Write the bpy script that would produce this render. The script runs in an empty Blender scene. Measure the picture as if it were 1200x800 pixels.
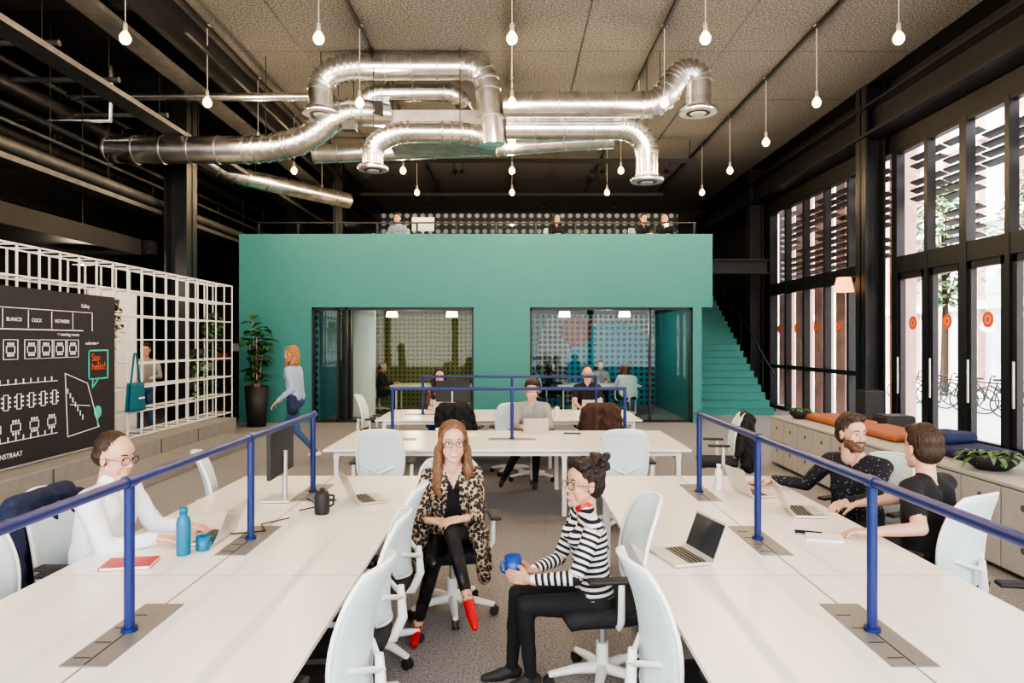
import bpy, bmesh, math, random
from mathutils import Vector, Matrix
import numpy as np
random.seed(7)
V=Vector
scn=bpy.context.scene
COL=scn.collection
# ------------------------------------------------------------ materials
def mat(name,col,rough=.5,metal=0.,var=.06,vs=8.,bump=0.,bs=60.,emit=None,es=0.,spec=.5,sss=0.):
    m=bpy.data.materials.new(name); m.use_nodes=True
    nt=m.node_tree; b=nt.nodes['Principled BSDF']
    b.inputs['Roughness'].default_value=rough; b.inputs['Metallic'].default_value=metal
    b.inputs['Specular IOR Level'].default_value=spec
    tc=nt.nodes.new('ShaderNodeTexCoord')
    n=nt.nodes.new('ShaderNodeTexNoise'); n.inputs['Scale'].default_value=vs; n.inputs['Detail'].default_value=3
    nt.links.new(tc.outputs['Object'],n.inputs['Vector'])
    r=nt.nodes.new('ShaderNodeValToRGB')
    r.color_ramp.elements[0].position=.3; r.color_ramp.elements[1].position=.7
    r.color_ramp.elements[0].color=(*[c*(1-var) for c in col],1)
    r.color_ramp.elements[1].color=(*[min(1,c*(1+var)) for c in col],1)
    nt.links.new(n.outputs['Fac'],r.inputs['Fac']); nt.links.new(r.outputs['Color'],b.inputs['Base Color'])
    if bump>0:
        n2=nt.nodes.new('ShaderNodeTexNoise'); n2.inputs['Scale'].default_value=bs; n2.inputs['Detail'].default_value=4
        nt.links.new(tc.outputs['Object'],n2.inputs['Vector'])
        bp=nt.nodes.new('ShaderNodeBump'); bp.inputs['Strength'].default_value=bump; bp.inputs['Distance'].default_value=.01
        nt.links.new(n2.outputs['Fac'],bp.inputs['Height']); nt.links.new(bp.outputs['Normal'],b.inputs['Normal'])
    if emit:
        b.inputs['Emission Color'].default_value=(*emit,1); b.inputs['Emission Strength'].default_value=es
    if sss:
        b.inputs['Subsurface Weight'].default_value=sss; b.inputs['Subsurface Scale'].default_value=.01; b.inputs['Subsurface Radius'].default_value=(1,.35,.2)
    return m
def glass(name,tint=(1,1,1),refl=.12):
    m=bpy.data.materials.new(name); m.use_nodes=True; nt=m.node_tree; nt.nodes.clear()
    o=nt.nodes.new('ShaderNodeOutputMaterial'); t=nt.nodes.new('ShaderNodeBsdfTransparent'); g=nt.nodes.new('ShaderNodeBsdfGlossy')
    t.inputs['Color'].default_value=(*tint,1); g.inputs['Roughness'].default_value=.02
    mx=nt.nodes.new('ShaderNodeMixShader'); mx.inputs[0].default_value=refl
    nt.links.new(t.outputs[0],mx.inputs[1]); nt.links.new(g.outputs[0],mx.inputs[2]); nt.links.new(mx.outputs[0],o.inputs[0])
    return m
def ramp_mat(name,tex,scale,stops,rough=.6,coord='Object',vscale=(1,1,1),bump=0,bd=.01):
    m=bpy.data.materials.new(name); m.use_nodes=True; nt=m.node_tree; b=nt.nodes['Principled BSDF']
    b.inputs['Roughness'].default_value=rough
    tc=nt.nodes.new('ShaderNodeTexCoord'); mp=nt.nodes.new('ShaderNodeMapping'); mp.inputs['Scale'].default_value=vscale
    nt.links.new(tc.outputs[coord],mp.inputs['Vector'])
    t=nt.nodes.new(tex); t.inputs['Scale'].default_value=scale
    if tex=='ShaderNodeTexNoise': t.inputs['Detail'].default_value=5
    nt.links.new(mp.outputs[0],t.inputs['Vector'])
    out=t.outputs['Distance'] if tex=='ShaderNodeTexVoronoi' else t.outputs['Fac']
    r=nt.nodes.new('ShaderNodeValToRGB'); cr=r.color_ramp
    cr.elements[0].position=stops[0][0]; cr.elements[0].color=(*stops[0][1],1)
    cr.elements[1].position=stops[-1][0]; cr.elements[1].color=(*stops[-1][1],1)
    for p,c in stops[1:-1]:
        e=cr.elements.new(p); e.color=(*c,1)
    nt.links.new(out,r.inputs['Fac']); nt.links.new(r.outputs['Color'],b.inputs['Base Color'])
    if bump:
        bp=nt.nodes.new('ShaderNodeBump'); bp.inputs['Strength'].default_value=bump; bp.inputs['Distance'].default_value=bd
        nt.links.new(out,bp.inputs['Height']); nt.links.new(bp.outputs['Normal'],b.inputs['Normal'])
    return m
def dots_mat(name,bg,dot,cell,rad,axes='XZ',emit=0.):
    m=bpy.data.materials.new(name); m.use_nodes=True; nt=m.node_tree; b=nt.nodes['Principled BSDF']; b.inputs['Roughness'].default_value=.6
    tc=nt.nodes.new('ShaderNodeTexCoord'); sp=nt.nodes.new('ShaderNodeSeparateXYZ'); nt.links.new(tc.outputs['Object'],sp.inputs[0])
    def M(op,a,bv=None):
        n=nt.nodes.new('ShaderNodeMath'); n.operation=op
        for i,x in enumerate((a,bv)):
            if x is None: continue
            if isinstance(x,(int,float)): n.inputs[i].default_value=x
            else: nt.links.new(x,n.inputs[i])
        return n.outputs[0]
    ds=[]
    for ax in axes:
        f=M('SUBTRACT',M('FRACT',M('DIVIDE',sp.outputs[ax],cell)),.5); ds.append(M('MULTIPLY',f,f))
    d=M('SQRT',M('ADD',ds[0],ds[1])); lt=M('LESS_THAN',d,rad)
    mx=nt.nodes.new('ShaderNodeMix'); mx.data_type='RGBA'
    nt.links.new(lt,mx.inputs['Factor']); mx.inputs['A'].default_value=(*bg,1); mx.inputs['B'].default_value=(*dot,1)
    nt.links.new(mx.outputs['Result'],b.inputs['Base Color'])
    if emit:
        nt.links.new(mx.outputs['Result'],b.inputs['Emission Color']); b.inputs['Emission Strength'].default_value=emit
    return m
def stripe_mat(name,a,bcol,freq,duty=.5):
    m=bpy.data.materials.new(name); m.use_nodes=True; nt=m.node_tree; b=nt.nodes['Principled BSDF']; b.inputs['Roughness'].default_value=.8
    at=nt.nodes.new('ShaderNodeAttribute'); at.attribute_name='along'
    m1=nt.nodes.new('ShaderNodeMath'); m1.operation='MULTIPLY'; m1.inputs[1].default_value=freq; nt.links.new(at.outputs['Fac'],m1.inputs[0])
    m2=nt.nodes.new('ShaderNodeMath'); m2.operation='FRACT'; nt.links.new(m1.outputs[0],m2.inputs[0])
    m3=nt.nodes.new('ShaderNodeMath'); m3.operation='LESS_THAN'; m3.inputs[1].default_value=duty; nt.links.new(m2.outputs[0],m3.inputs[0])
    mx=nt.nodes.new('ShaderNodeMix'); mx.data_type='RGBA'; nt.links.new(m3.outputs[0],mx.inputs['Factor'])
    mx.inputs['A'].default_value=(*a,1); mx.inputs['B'].default_value=(*bcol,1)
    nt.links.new(mx.outputs['Result'],b.inputs['Base Color']); return m

M_teal=mat('teal_paint',(.058,.240,.232),.65,var=.02)
M_tealf=mat('teal_stair',(.065,.27,.25),.55,var=.02)
M_black=mat('black_paint',(.012,.012,.013),.6)
M_steel=mat('black_steel',(.015,.016,.019),.45)
M_white=mat('white_laminate',(.89,.85,.80),.26,var=.01,vs=2)
M_whitem=mat('white_metal',(.80,.80,.78),.4,var=.02)
M_chair=mat('chair_white_mesh',(.66,.77,.80),.5,var=.03,bump=.15,bs=350)
M_chairf=mat('chair_white_plastic',(.82,.83,.82),.35,var=.02)
M_dark=mat('dark_fabric',(.035,.036,.04),.9,bump=.3,bs=200)
M_rubber=mat('dark_rubber',(.03,.03,.032),.6)
M_blue=mat('blue_rail_paint',(.012,.026,.14),.35,var=.05)
M_alu=mat('aluminium',(.60,.60,.60),.35,.8,var=.03)
M_flap=mat('grey_flap',(.24,.23,.22),.4,.3,var=.05)
M_silver=mat('silver_laptop',(.62,.60,.57),.35,.6,var=.02)
M_screen=mat('dark_screen',(.015,.018,.025),.15,var=.1)
M_scrg=mat('screen_glow',(.1,.12,.16),.2,emit=(.25,.35,.5),es=.25)
M_duct=mat('galvanised_duct',(.80,.80,.79),.27,1.,var=.18,vs=5,bump=.12,bs=9)
M_ductj=mat('duct_joint',(.55,.55,.55),.35,1.,var=.1)
M_ductg=mat('duct_grille',(.38,.38,.38),.7,.2,var=.1)
M_galv=mat('galvanised_box',(.42,.40,.38),.5,.7,var=.2,vs=4)
M_pipe=mat('dull_pipe',(.05,.05,.05),.45,.6,var=.2)
M_pipel=mat('light_pipe',(.11,.11,.11),.5,.5,var=.2)
M_carpet=ramp_mat('grey_carpet','ShaderNodeTexNoise',70,[(.3,(.13,.128,.137)),(.5,(.27,.264,.275)),(.72,(.42,.41,.425))],.95,bump=.6)
M_ceil=ramp_mat('woodwool_ceiling','ShaderNodeTexNoise',34,[(.34,(.050,.050,.049)),(.5,(.118,.117,.115)),(.68,(.215,.212,.208))],.95,bump=.8,bd=.02)
M_ext=mat('paving',(.70,.67,.63),.9,var=.1,vs=2)
M_brick=mat('pink_brick',(.58,.36,.31),.9,var=.12,vs=3)
M_extw=mat('pale_facade',(.80,.78,.74),.9,var=.05)
M_extg=mat('facade_glass',(.55,.62,.66),.2,var=.2,vs=1)
M_glass=glass('window_glass',(.97,.98,.98),.04)
M_glassb=glass('partition_glass',(.88,.93,.92),.015)
M_oran=mat('orange',(.75,.13,.04),.6)
M_orangeb=mat('orange_brown_cushion',(.36,.13,.06),.7,var=.1,bump=.2)
M_navy=mat('navy_fabric',(.02,.03,.09),.85,bump=.3)
M_cab=mat('cabinet_grey',(.42,.41,.39),.5,var=.04)
M_cabd=mat('cabinet_gap',(.10,.10,.10),.7)
M_step=mat('grey_step',(.26,.255,.25),.7,var=.08)
M_leaf=mat('leaf_green',(.045,.14,.035),.45,var=.4,vs=12)
M_leaf2=mat('leaf_grey_green',(.12,.22,.10),.5,var=.4,vs=12)
M_soil=mat('soil',(.04,.025,.015),1)
M_skin=mat('skin',(.62,.37,.27),.5,var=.05,vs=20,sss=.2)
M_skin2=mat('skin_tan',(.50,.285,.19),.5,var=.05,vs=20,sss=.2)
M_lips=mat('lips',(.50,.18,.15),.4); M_lipsm=mat('lips_natural',(.46,.23,.17),.5)
M_eye=mat('eye_white',(.72,.71,.69),.2)
M_iris=mat('iris',(.05,.03,.02),.1)
M_teeth=mat('teeth',(.8,.78,.74),.3)
def hairm(n,c): return ramp_mat(n,'ShaderNodeTexNoise',40,[(.3,tuple(x*.4 for x in c)),(.5,c),(.72,tuple(min(1,x*1.8) for x in c))],.5,vscale=(3,3,.35),bump=1)
H_blond=hairm('hair_dark_blond',(.17,.088,.04)); H_dark=hairm('hair_dark',(.022,.014,.010)); H_brown=hairm('hair_brown',(.05,.027,.015)); H_ginger=hairm('hair_ginger',(.35,.17,.07))
M_beard=mat('beard_stubble',(.15,.08,.05),.8,var=.45,vs=160)
C_white=mat('white_shirt',(.74,.77,.82),.8,var=.04,bump=.7,bs=14)
C_navy=mat('navy_jacket',(.018,.025,.07),.8,bump=.6,bs=14)
C_black=mat('black_cloth',(.014,.014,.016),.8,bump=.5,bs=16)
C_leather=mat('black_leather_trousers',(.012,.012,.013),.33,bump=.5,bs=14)
C_grey=mat('grey_sweater',(.30,.29,.28),.9,bump=.4,bs=20)
C_lblue=mat('light_blue_shirt',(.30,.38,.52),.8,bump=.4,bs=14)
C_jeans=mat('blue_jeans',(.05,.10,.22),.85,bump=.4,bs=20)
C_red=mat('red_shoe',(.55,.02,.025),.3)
C_leo=ramp_mat('leopard_print','ShaderNodeTexVoronoi',44,[(0,(.16,.09,.05)),(.20,(.08,.045,.03)),(.30,(.02,.014,.012)),(.52,(.025,.018,.015)),(.60,(.40,.32,.23)),(1,(.54,.46,.35))],.8)
C_floral=ramp_mat('floral_print','ShaderNodeTexVoronoi',40,[(0,(.5,.4,.3)),(.3,(.4,.1,.08)),(.45,(.03,.03,.05)),(1,(.02,.02,.04))],.8)
C_polka=ramp_mat('dotted_dark_shirt','ShaderNodeTexVoronoi',42,[(0,(.45,.45,.45)),(.14,(.35,.35,.35)),(.18,(.016,.017,.024)),(1,(.014,.015,.02))],.8)
C_stripe=stripe_mat('breton_stripes',(.75,.73,.69),(.012,.013,.02),31,.48)

# ------------------------------------------------------------ mesh builder
def frame(d):
    d=V(d).normalized(); a=V((0,0,1)) if abs(d.z)<.9 else V((1,0,0))
    u=a.cross(d).normalized(); return u,d.cross(u)
class MB:
    def __init__(s): s.v=[];s.f=[];s.m=[];s.s=[];s.mats=[]
    def mi(s,m):
        if m not in s.mats: s.mats.append(m)
        return s.mats.index(m)
    def add(s,vs,fs,m,sm=False,M=None):
        o=len(s.v); i=s.mi(m)
        s.v+= [tuple(M@V(v)) for v in vs] if M is not None else [tuple(v) for v in vs]
        s.f+=[tuple(o+a for a in f) for f in fs]; s.m+=[i]*len(fs); s.s+=[sm]*len(fs); return s
    def box(s,c,size,m,bev=0,M=None,rot=None,seg=2):
        x,y,z=[a/2 for a in size]
        T=Matrix.Translation(V(c))
        if rot is not None: T=T@rot.to_4x4()
        if M is not None: T=M@T
        if bev>0:
            b=bmesh.new(); bmesh.ops.create_cube(b,size=1); bmesh.ops.scale(b,vec=size,verts=b.verts)
            bmesh.ops.bevel(b,geom=b.edges[:],offset=min(bev,min(size)*.49),segments=seg,profile=.5,affect='EDGES')
            b.verts.index_update(); vs=[v.co.copy() for v in b.verts]; fs=[[v.index for v in f.verts] for f in b.faces]; b.free()
            return s.add(vs,fs,m,False,T)
        vs=[(a,b_,c_) for a in(-x,x) for b_ in(-y,y) for c_ in(-z,z)]
        return s.add(vs,[(0,1,3,2),(4,6,7,5),(0,4,5,1),(2,3,7,6),(0,2,6,4),(1,5,7,3)],m,False,T)
    def bb(s,x0,x1,y0,y1,z0,z1,m,bev=0):
        return s.box(((x0+x1)/2,(y0+y1)/2,(z0+z1)/2),(abs(x1-x0),abs(y1-y0),abs(z1-z0)),m,bev)
    def tube(s,path,r,m,n=10,M=None,sm=True,closed=False):
        P=[V(p) for p in path]; R=r if isinstance(r,(list,tuple)) else [r]*len(P)
        vs=[];fs=[]; k=len(P); u=None
        for i,p in enumerate(P):
            if closed: d=(P[(i+1)%k]-P[i-1]).normalized()
            else: 
                d=V((0,0,0))
                if i>0: d+=(p-P[i-1]).normalized()
                if i<k-1: d+=(P[i+1]-p).normalized()
                d.normalize()
            if u is None: u,_=frame(d)
            else: u=(u-d*u.dot(d)).normalized()
            w=d.cross(u)
            for j in range(n):
                a=2*math.pi*j/n; vs.append(p+(u*math.cos(a)+w*math.sin(a))*R[i])
        for i in range(k if closed else k-1):
            i2=(i+1)%k
            for j in range(n): fs.append((i*n+j,i*n+(j+1)%n,i2*n+(j+1)%n,i2*n+j))
        s.add(vs,fs,m,sm,M)
        if not closed: s.add(vs[:n],[tuple(range(n))[::-1]],m,False,M); s.add(vs[-n:],[tuple(range(n))],m,False,M)
        return s
    def cyl(s,p0,p1,r0,m,r1=None,n=14,M=None): return s.tube([p0,p1],[r0,r0 if r1 is None else r1],m,n,M)
    def lathe(s,c,prof,m,n=20,M=None,sm=True):
        vs=[];fs=[]
        for r,z in prof:
            for j in range(n):
                a=2*math.pi*j/n; vs.append((c[0]+r*math.cos(a),c[1]+r*math.sin(a),c[2]+z))
        for i in range(len(prof)-1):
            for j in range(n): fs.append((i*n+j,i*n+(j+1)%n,(i+1)*n+(j+1)%n,(i+1)*n+j))
        return s.add(vs,fs,m,sm,M)
    def ell(s,c,r,m,M=None,rot=None,n=16,k=10):
        vs,fs=ellm(c,r,rot,n,k); return s.add(vs,fs,m,True,M)
    def surf(s,fn,nu,nv,m,th=.01,M=None):
        P=[[V(fn(i/nu,j/nv)) for j in range(nv+1)] for i in range(nu+1)]
        def nrm(i,j):
            a=P[min(i+1,nu)][j]-P[max(i-1,0)][j]; b=P[i][min(j+1,nv)]-P[i][max(j-1,0)]
            q=a.cross(b); return q.normalized() if q.length>1e-9 else V((0,0,1))
        N=(nu+1)*(nv+1); top=[];bot=[]
        for i in range(nu+1):
            for j in range(nv+1):
                q=nrm(i,j)*th/2; top.append(P[i][j]+q); bot.append(P[i][j]-q)
        id=lambda i,j:i*(nv+1)+j
        fs=[]
        for i in range(nu):
            for j in range(nv):
                a,b,c,d=id(i,j),id(i+1,j),id(i+1,j+1),id(i,j+1); fs+=[(a,b,c,d),(N+d,N+c,N+b,N+a)]
        for i in range(nu): fs+=[(id(i,0),N+id(i,0),N+id(i+1,0),id(i+1,0)),(id(i+1,nv),N+id(i+1,nv),N+id(i,nv),id(i,nv))]
        for j in range(nv): fs+=[(id(0,j+1),N+id(0,j+1),N+id(0,j),id(0,j)),(id(nu,j),N+id(nu,j),N+id(nu,j+1),id(nu,j+1))]
        return s.add(top+bot,fs,m,True,M)
    def mesh(s,name):
        me=bpy.data.meshes.new(name); me.from_pydata(s.v,[],s.f)
        for m in s.mats: me.materials.append(m)
        me.polygons.foreach_set('material_index',s.m); me.polygons.foreach_set('use_smooth',s.s); me.update(); return me
    def obj(s,name,loc=(0,0,0),rz=0,parent=None): return place(s.mesh(name),name,loc,rz,parent)
def place(me,name,loc=(0,0,0),rz=0,parent=None):
    o=bpy.data.objects.new(name,me); COL.objects.link(o); o.location=loc; o.rotation_euler=(0,0,math.radians(rz))
    if parent: o.parent=parent
    return o
def empty(name,loc=(0,0,0)):
    o=bpy.data.objects.new(name,None); COL.objects.link(o); o.location=loc; o.empty_display_size=.2; return o
def ellm(c,r,rot=None,n=16,k=10):
    c=V(c); vs=[]
    for i in range(k+1):
        a=math.pi*i/k-math.pi/2
        if i in(0,k):
            p=V((0,0,r[2]*(-1 if i==0 else 1))); vs.append(c+(rot@p if rot is not None else p)); continue
        for j in range(n):
            b=2*math.pi*j/n; p=V((r[0]*math.cos(a)*math.cos(b),r[1]*math.cos(a)*math.sin(b),r[2]*math.sin(a)))
            vs.append(c+(rot@p if rot is not None else p))
    fs=[]; L=len(vs)-1
    for j in range(n):
        fs.append((0,1+(j+1)%n,1+j)); fs.append((L,L-n+j,L-n+(j+1)%n))
    for i in range(k-2):
        for j in range(n): fs.append((1+i*n+j,1+i*n+(j+1)%n,1+(i+1)*n+(j+1)%n,1+(i+1)*n+j))
    return vs,fs
def capm(p0,p1,r0,r1,n=16,k=4):
    p0=V(p0);p1=V(p1); d=p1-p0
    if d.length<1e-5: return ellm(p0,(r0,r0,r0),None,n,8)
    d.normalize(); u,w=frame(d); vs=[p0-d*r0]
    for p,r,a0 in((p0,r0,-90),(p1,r1,0)):
        rng=range(1,k+1) if a0==-90 else range(0,k)
        for i in rng:
            a=math.radians(a0+90*i/k)
            for j in range(n):
                b=2*math.pi*j/n; vs.append(p+d*(r*math.sin(a))+(u*math.cos(b)+w*math.sin(b))*(r*math.cos(a)))
    vs.append(p1+d*r1); L=len(vs)-1; fs=[]; R=2*k
    for j in range(n):
        fs.append((0,1+(j+1)%n,1+j)); fs.append((L,L-n+j,L-n+(j+1)%n))
    for i in range(R-1):
        for j in range(n): fs.append((1+i*n+j,1+i*n+(j+1)%n,1+(i+1)*n+(j+1)%n,1+(i+1)*n+j))
    return vs,fs
# ------------------------------------------------------------ organic builder (union of tapered limbs -> one skin)
def prim_mesh(p):
    if p[0]=='c': return capm(p[1],p[2],p[3],p[4])
    return ellm(p[1],p[2],p[3])
def sdf(p,X):
    if p[0]=='c':
        a=np.array(p[1]);b=np.array(p[2]);d=b-a; L=max(d@d,1e-9); t=np.clip((X-a)@d/L,0,1)
        return np.linalg.norm(X-(a+t[:,None]*d),axis=1)-(p[3]+t*(p[4]-p[3])),t*math.sqrt(L)
    q=X-np.array(p[1])
    if p[3] is not None: q=q@np.array(p[3])
    r=np.array(p[2]); return (np.linalg.norm(q/r,axis=1)-1)*r.min(),q[:,2]
def organic(name,prims,vox,it,matmap,tint=None,spine=None,sculpt=None,neckline=None):
    mb=MB()
    for p in prims:
        a,b=prim_mesh(p); mb.add(a,b,M_skin)
    o=mb.obj('tmp'); r=o.modifiers.new('r','REMESH'); r.mode='VOXEL'; r.voxel_size=vox; r.use_smooth_shade=True
    if it: s=o.modifiers.new('s','SMOOTH'); s.factor=.5; s.iterations=it
    bpy.context.view_layer.update()
    me=bpy.data.meshes.new_from_object(o.evaluated_get(bpy.context.evaluated_depsgraph_get()))
    old=o.data; bpy.data.objects.remove(o); bpy.data.meshes.remove(old); me.name=name
    n=len(me.polygons); C=np.zeros(n*3); me.polygons.foreach_get('center',C); C=C.reshape(-1,3)
    best=np.full(n,1e9); lab=np.zeros(n,int)
    for i,p in enumerate(prims):
        d,_=sdf(p,C); w=d<best; best[w]=d[w]; lab[w]=i
    mats=[];idx=[]
    for p in prims:
        m=matmap[p[-1]]
        if m not in mats: mats.append(m)
        idx.append(mats.index(m))
    mi=np.array(idx)[lab]
    if neckline:
        for fn,mm_ in neckline:
            if mm_ not in mats: mats.append(mm_)
            mi[fn(C)]=mats.index(mm_)
    me.materials.clear()
    for m in mats: me.materials.append(m)
    if tint: 
        me.materials.append(tint[1]); w=tint[0](C)&(mi==mats.index(matmap['skin'])); mi[w]=len(mats)
    me.polygons.foreach_set('material_index',mi.astype(np.int32)); me.polygons.foreach_set('use_smooth',np.ones(n,bool))
    nv=len(me.vertices); X=np.zeros(nv*3); me.vertices.foreach_get('co',X); X=X.reshape(-1,3)
    if spine is not None:
        best=np.full(nv,1e9); al=np.zeros(nv); pel,sd=np.array(spine[0]),np.array(spine[1])
        for p in prims:
            d,t=sdf(p,X); w=d<best; best[w]=d[w]
            al[w]=t[w] if p[-1]=='sleeve' else ((X-pel)@sd)[w]
        at=me.attributes.new('along','FLOAT','POINT'); at.data.foreach_set('value',al.astype(np.float32))
    if sculpt is not None:
        X=sculpt(X); me.vertices.foreach_set('co',X.ravel())
    me.update(); return me
def ik(a,c,l1,l2,pole):
    a=V(a);c=V(c); d=c-a; L=d.length; Lc=min(L,.995*(l1+l2)); d.normalize(); c2=a+d*Lc
    x=(l1*l1-l2*l2+Lc*Lc)/(2*Lc); h=math.sqrt(max(l1*l1-x*x,0)); p=V(pole); p=p-d*p.dot(d)
    p.normalize(); return a+d*x+p*h,c2
_cache={}
def head_prims(fem=False):
    jw=.9 if fem else 1.
    P=[('e',(0,-.018,.035),(.074,.092,.086),None,'skin'),('e',(0,.022,-.035),(.056*jw,.056,.062),None,'skin'),
       ('e',(0,.030,.04),(.060,.050,.055),None,'skin'),
       ('c',(0,.070,.014),(0,.091,-.022),.0066,.009,'skin'),('e',(0,.090,-.026),(.010,.0095,.0085),None,'skin'),
       ('e',(-.0105,.082,-.029),(.0075,.0085,.0065),None,'skin'),('e',(.0105,.082,-.029),(.0075,.0085,.0065),None,'skin'),
       ('e',(0,.064,-.092),(.020*jw,.017,.017),None,'skin'),('e',(0,.062,-.060),(.028,.020,.024),None,'skin'),
       ('e',(0,.010,-.060),(.056*jw,.060,.045),None,'skin'),
       ('c',(0,-.02,-.05),(0,-.03,-.15),.048,.05,'skin')]
    for s in(-1,1):
        P+=[('c',(s*.012,.071,.024),(s*.043,.060,.024),.0078,.0075,'skin'),
            ('e',(s*.034,.048,-.024),(.023,.024,.027),None,'skin'),('e',(s*.036,.030,-.045),(.024,.032,.036),None,'skin'),
            ('e',(s*.075,-.008,-.004),(.0075,.017,.029),None,'skin'),('e',(s*.0755,-.012,.012),(.009,.014,.014),None,'skin'),
            ('c',(s*.048*jw,0,-.045),(s*.020*jw,.052,-.088),.019,.018,'skin'),
            ('c',(0,.0795,-.0545),(s*.021,.0725,-.0535),.0048,.0028,'lips'),
            ('c',(0,.0795,-.063),(s*.017,.0735,-.059),.0058,.0032,'lips')]
    return P
def hair_prims(st):
    H=[('e',(0,-.03,.048),(.083,.092,.086),None,'hair'),('e',(0,-.05,.0),(.076,.07,.075),None,'hair')]
    if st=='thin': H=[('e',(0,-.045,.005),(.081,.070,.060),None,'hair'),('e',(0,-.034,.052),(.079,.083,.080),None,'hair')]
    if st=='short': H+=[('c',(-.035,.030,.105),(.035,.025,.110),.028,.028,'hair'),('e',(0,-.02,.08),(.074,.08,.066),None,'hair')]
    if st in('long','bob'):
        e=-.24 if st=='long' else -.11
        H+=[('e',(0,-.03,.050),(.085,.094,.087),None,'hair'),('c',(0,-.06,0),(0,-.075,e),.07,.05,'hair')]
        for s in(-1,1): H+=[('c',(s*.012,.036,.108),(s*.060,.026,.065),.016,.016,'hair'),('c',(s*.066,.016,.06),(s*.080,-.004,-.06),.016,.020,'hair'),('c',(s*.080,-.004,-.06),(s*.092,.02,e),.024,.026,'hair'),('c',(s*.092,.02,e),(s*.080,.05,e-.06),.027,.012,'hair'),
            ('c',(s*.085,-.01,-.03),(s*.105,.0,e+.02),.022,.022,'hair'),('c',(s*.105,0,e+.02),(s*.102,.03,e-.04),.022,.010,'hair'),('c',(s*.05,-.06,-.05),(s*.08,-.05,e-.02),.045,.035,'hair')]
    if st=='bun':
        H+=[('c',(-.045,.028,.092),(.045,.028,.092),.028,.028,'hair')]
        rr=random.Random(3)
        for i in range(26):
            a=rr.uniform(0,6.28);b=rr.uniform(-1,1); H.append(('e',(.048*math.cos(a),-.085+.045*math.sin(a),.115+.035*b),(.017,.017,.016),None,'hair'))
        for i in range(26):
            a=rr.uniform(-2.4,2.4); H.append(('e',(.080*math.sin(a),.040-.075*(1-math.cos(a)),.075+rr.uniform(-.02,.045)),(.014,.014,.013),None,'hair'))
        H.append(('e',(0,-.08,.115),(.048,.05,.042),None,'hair'))
    return H
def ss(x,a,b):
    t=np.clip((x-a)/(b-a),0,1); return t*t*(3-2*t)
def face_sculpt(X):
    X=X.copy()
    for s in(-1,1):
        d=np.sqrt(((X[:,0]-s*.031)/.021)**2+((X[:,2]-.004)/.014)**2); w=(1-ss(d,0,1))*(X[:,1]>.02); X[:,1]-=.006*w
    return X
def strands(X):
    X=X.copy(); a=np.arctan2(X[:,0],X[:,1]+.03); k=.0016*np.sin(a*46+3*np.sin(X[:,2]*25+1))+.0012*np.sin(a*83+X[:,2]*30)
    n=np.stack([np.sin(a),np.cos(a),0*a],1); return X+n*k[:,None]
def beard_mask(C): return (C[:,2]<-.028)&(C[:,2]>-.118)&(C[:,1]>-.02)&~((C[:,2]<-.085)&(C[:,1]<.012))&~((C[:,2]>-.04)&(np.abs(C[:,0])<.045)&(C[:,1]>.03)&~((np.abs(C[:,0])<.03)&(C[:,2]<-.036)))
def hand_prims(W,d,n,right,curl=.5,sz=1.):
    W=V(W);d=V(d).normalized();n=V(n);n=(n-d*n.dot(d)).normalized(); t=d.cross(n)*(1 if right else -1)
    P=[('c',W-d*.03,W+d*.012,.026*sz,.024*sz,'skin')]
    L=(.074,.083,.077,.060); off=(.030,.010,-.010,-.029); kl=(.088,.092,.088,.08)
    for i in range(4):
        k=W+d*kl[i]*sz+t*off[i]*sz
        P.append(('c',W+d*.015*sz+t*off[i]*.6*sz,k,.0145*sz,.0115*sz,'skin'))
        a=curl*.5; p=k
        for j,(fr,da) in enumerate(((.45,curl*.55),(.3,curl*.9),(.25,curl*.6))):
            dd=(d*math.cos(a)+n*math.sin(a)).normalized(); q=p+dd*L[i]*fr*sz
            P.append(('c',p,q,(.0096-.0008*j)*sz,(.0088-.0008*j)*sz,'skin')); p=q; a+=da
    b=W+d*.025*sz+t*.024*sz; m=b+(d*.6+t*.65+n*.3).normalized()*.042*sz; e=m+(d*.85+t*.15+n*(.3+.4*curl)).normalized()*.033*sz; g=e+(d*.85-t*.1+n*(.2+.7*curl)).normalized()*.024*sz
    P+=[('c',b,m,.0165*sz,.0125*sz,'skin'),('c',m,e,.012*sz,.0105*sz,'skin'),('c',e,g,.0105*sz,.009*sz,'skin')]
    return P
def folds(pel,amt):
    def f(X):
        X=X.copy(); q=X*1.0
        k=np.sin(q[:,2]*38+6*np.sin(q[:,0]*9)+4*np.sin(q[:,1]*11))*np.sin(q[:,0]*13+q[:,1]*17+2*np.sin(q[:,2]*9))
        d=X-np.array(pel); d[:,2]=0; L=np.linalg.norm(d,axis=1)[:,None]+1e-6
        m=((X[:,2]>.2)&(X[:,2]<pel[2]+.47))[:,None]; return X+d/L*(k[:,None]*amt)*m
    return f
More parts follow.
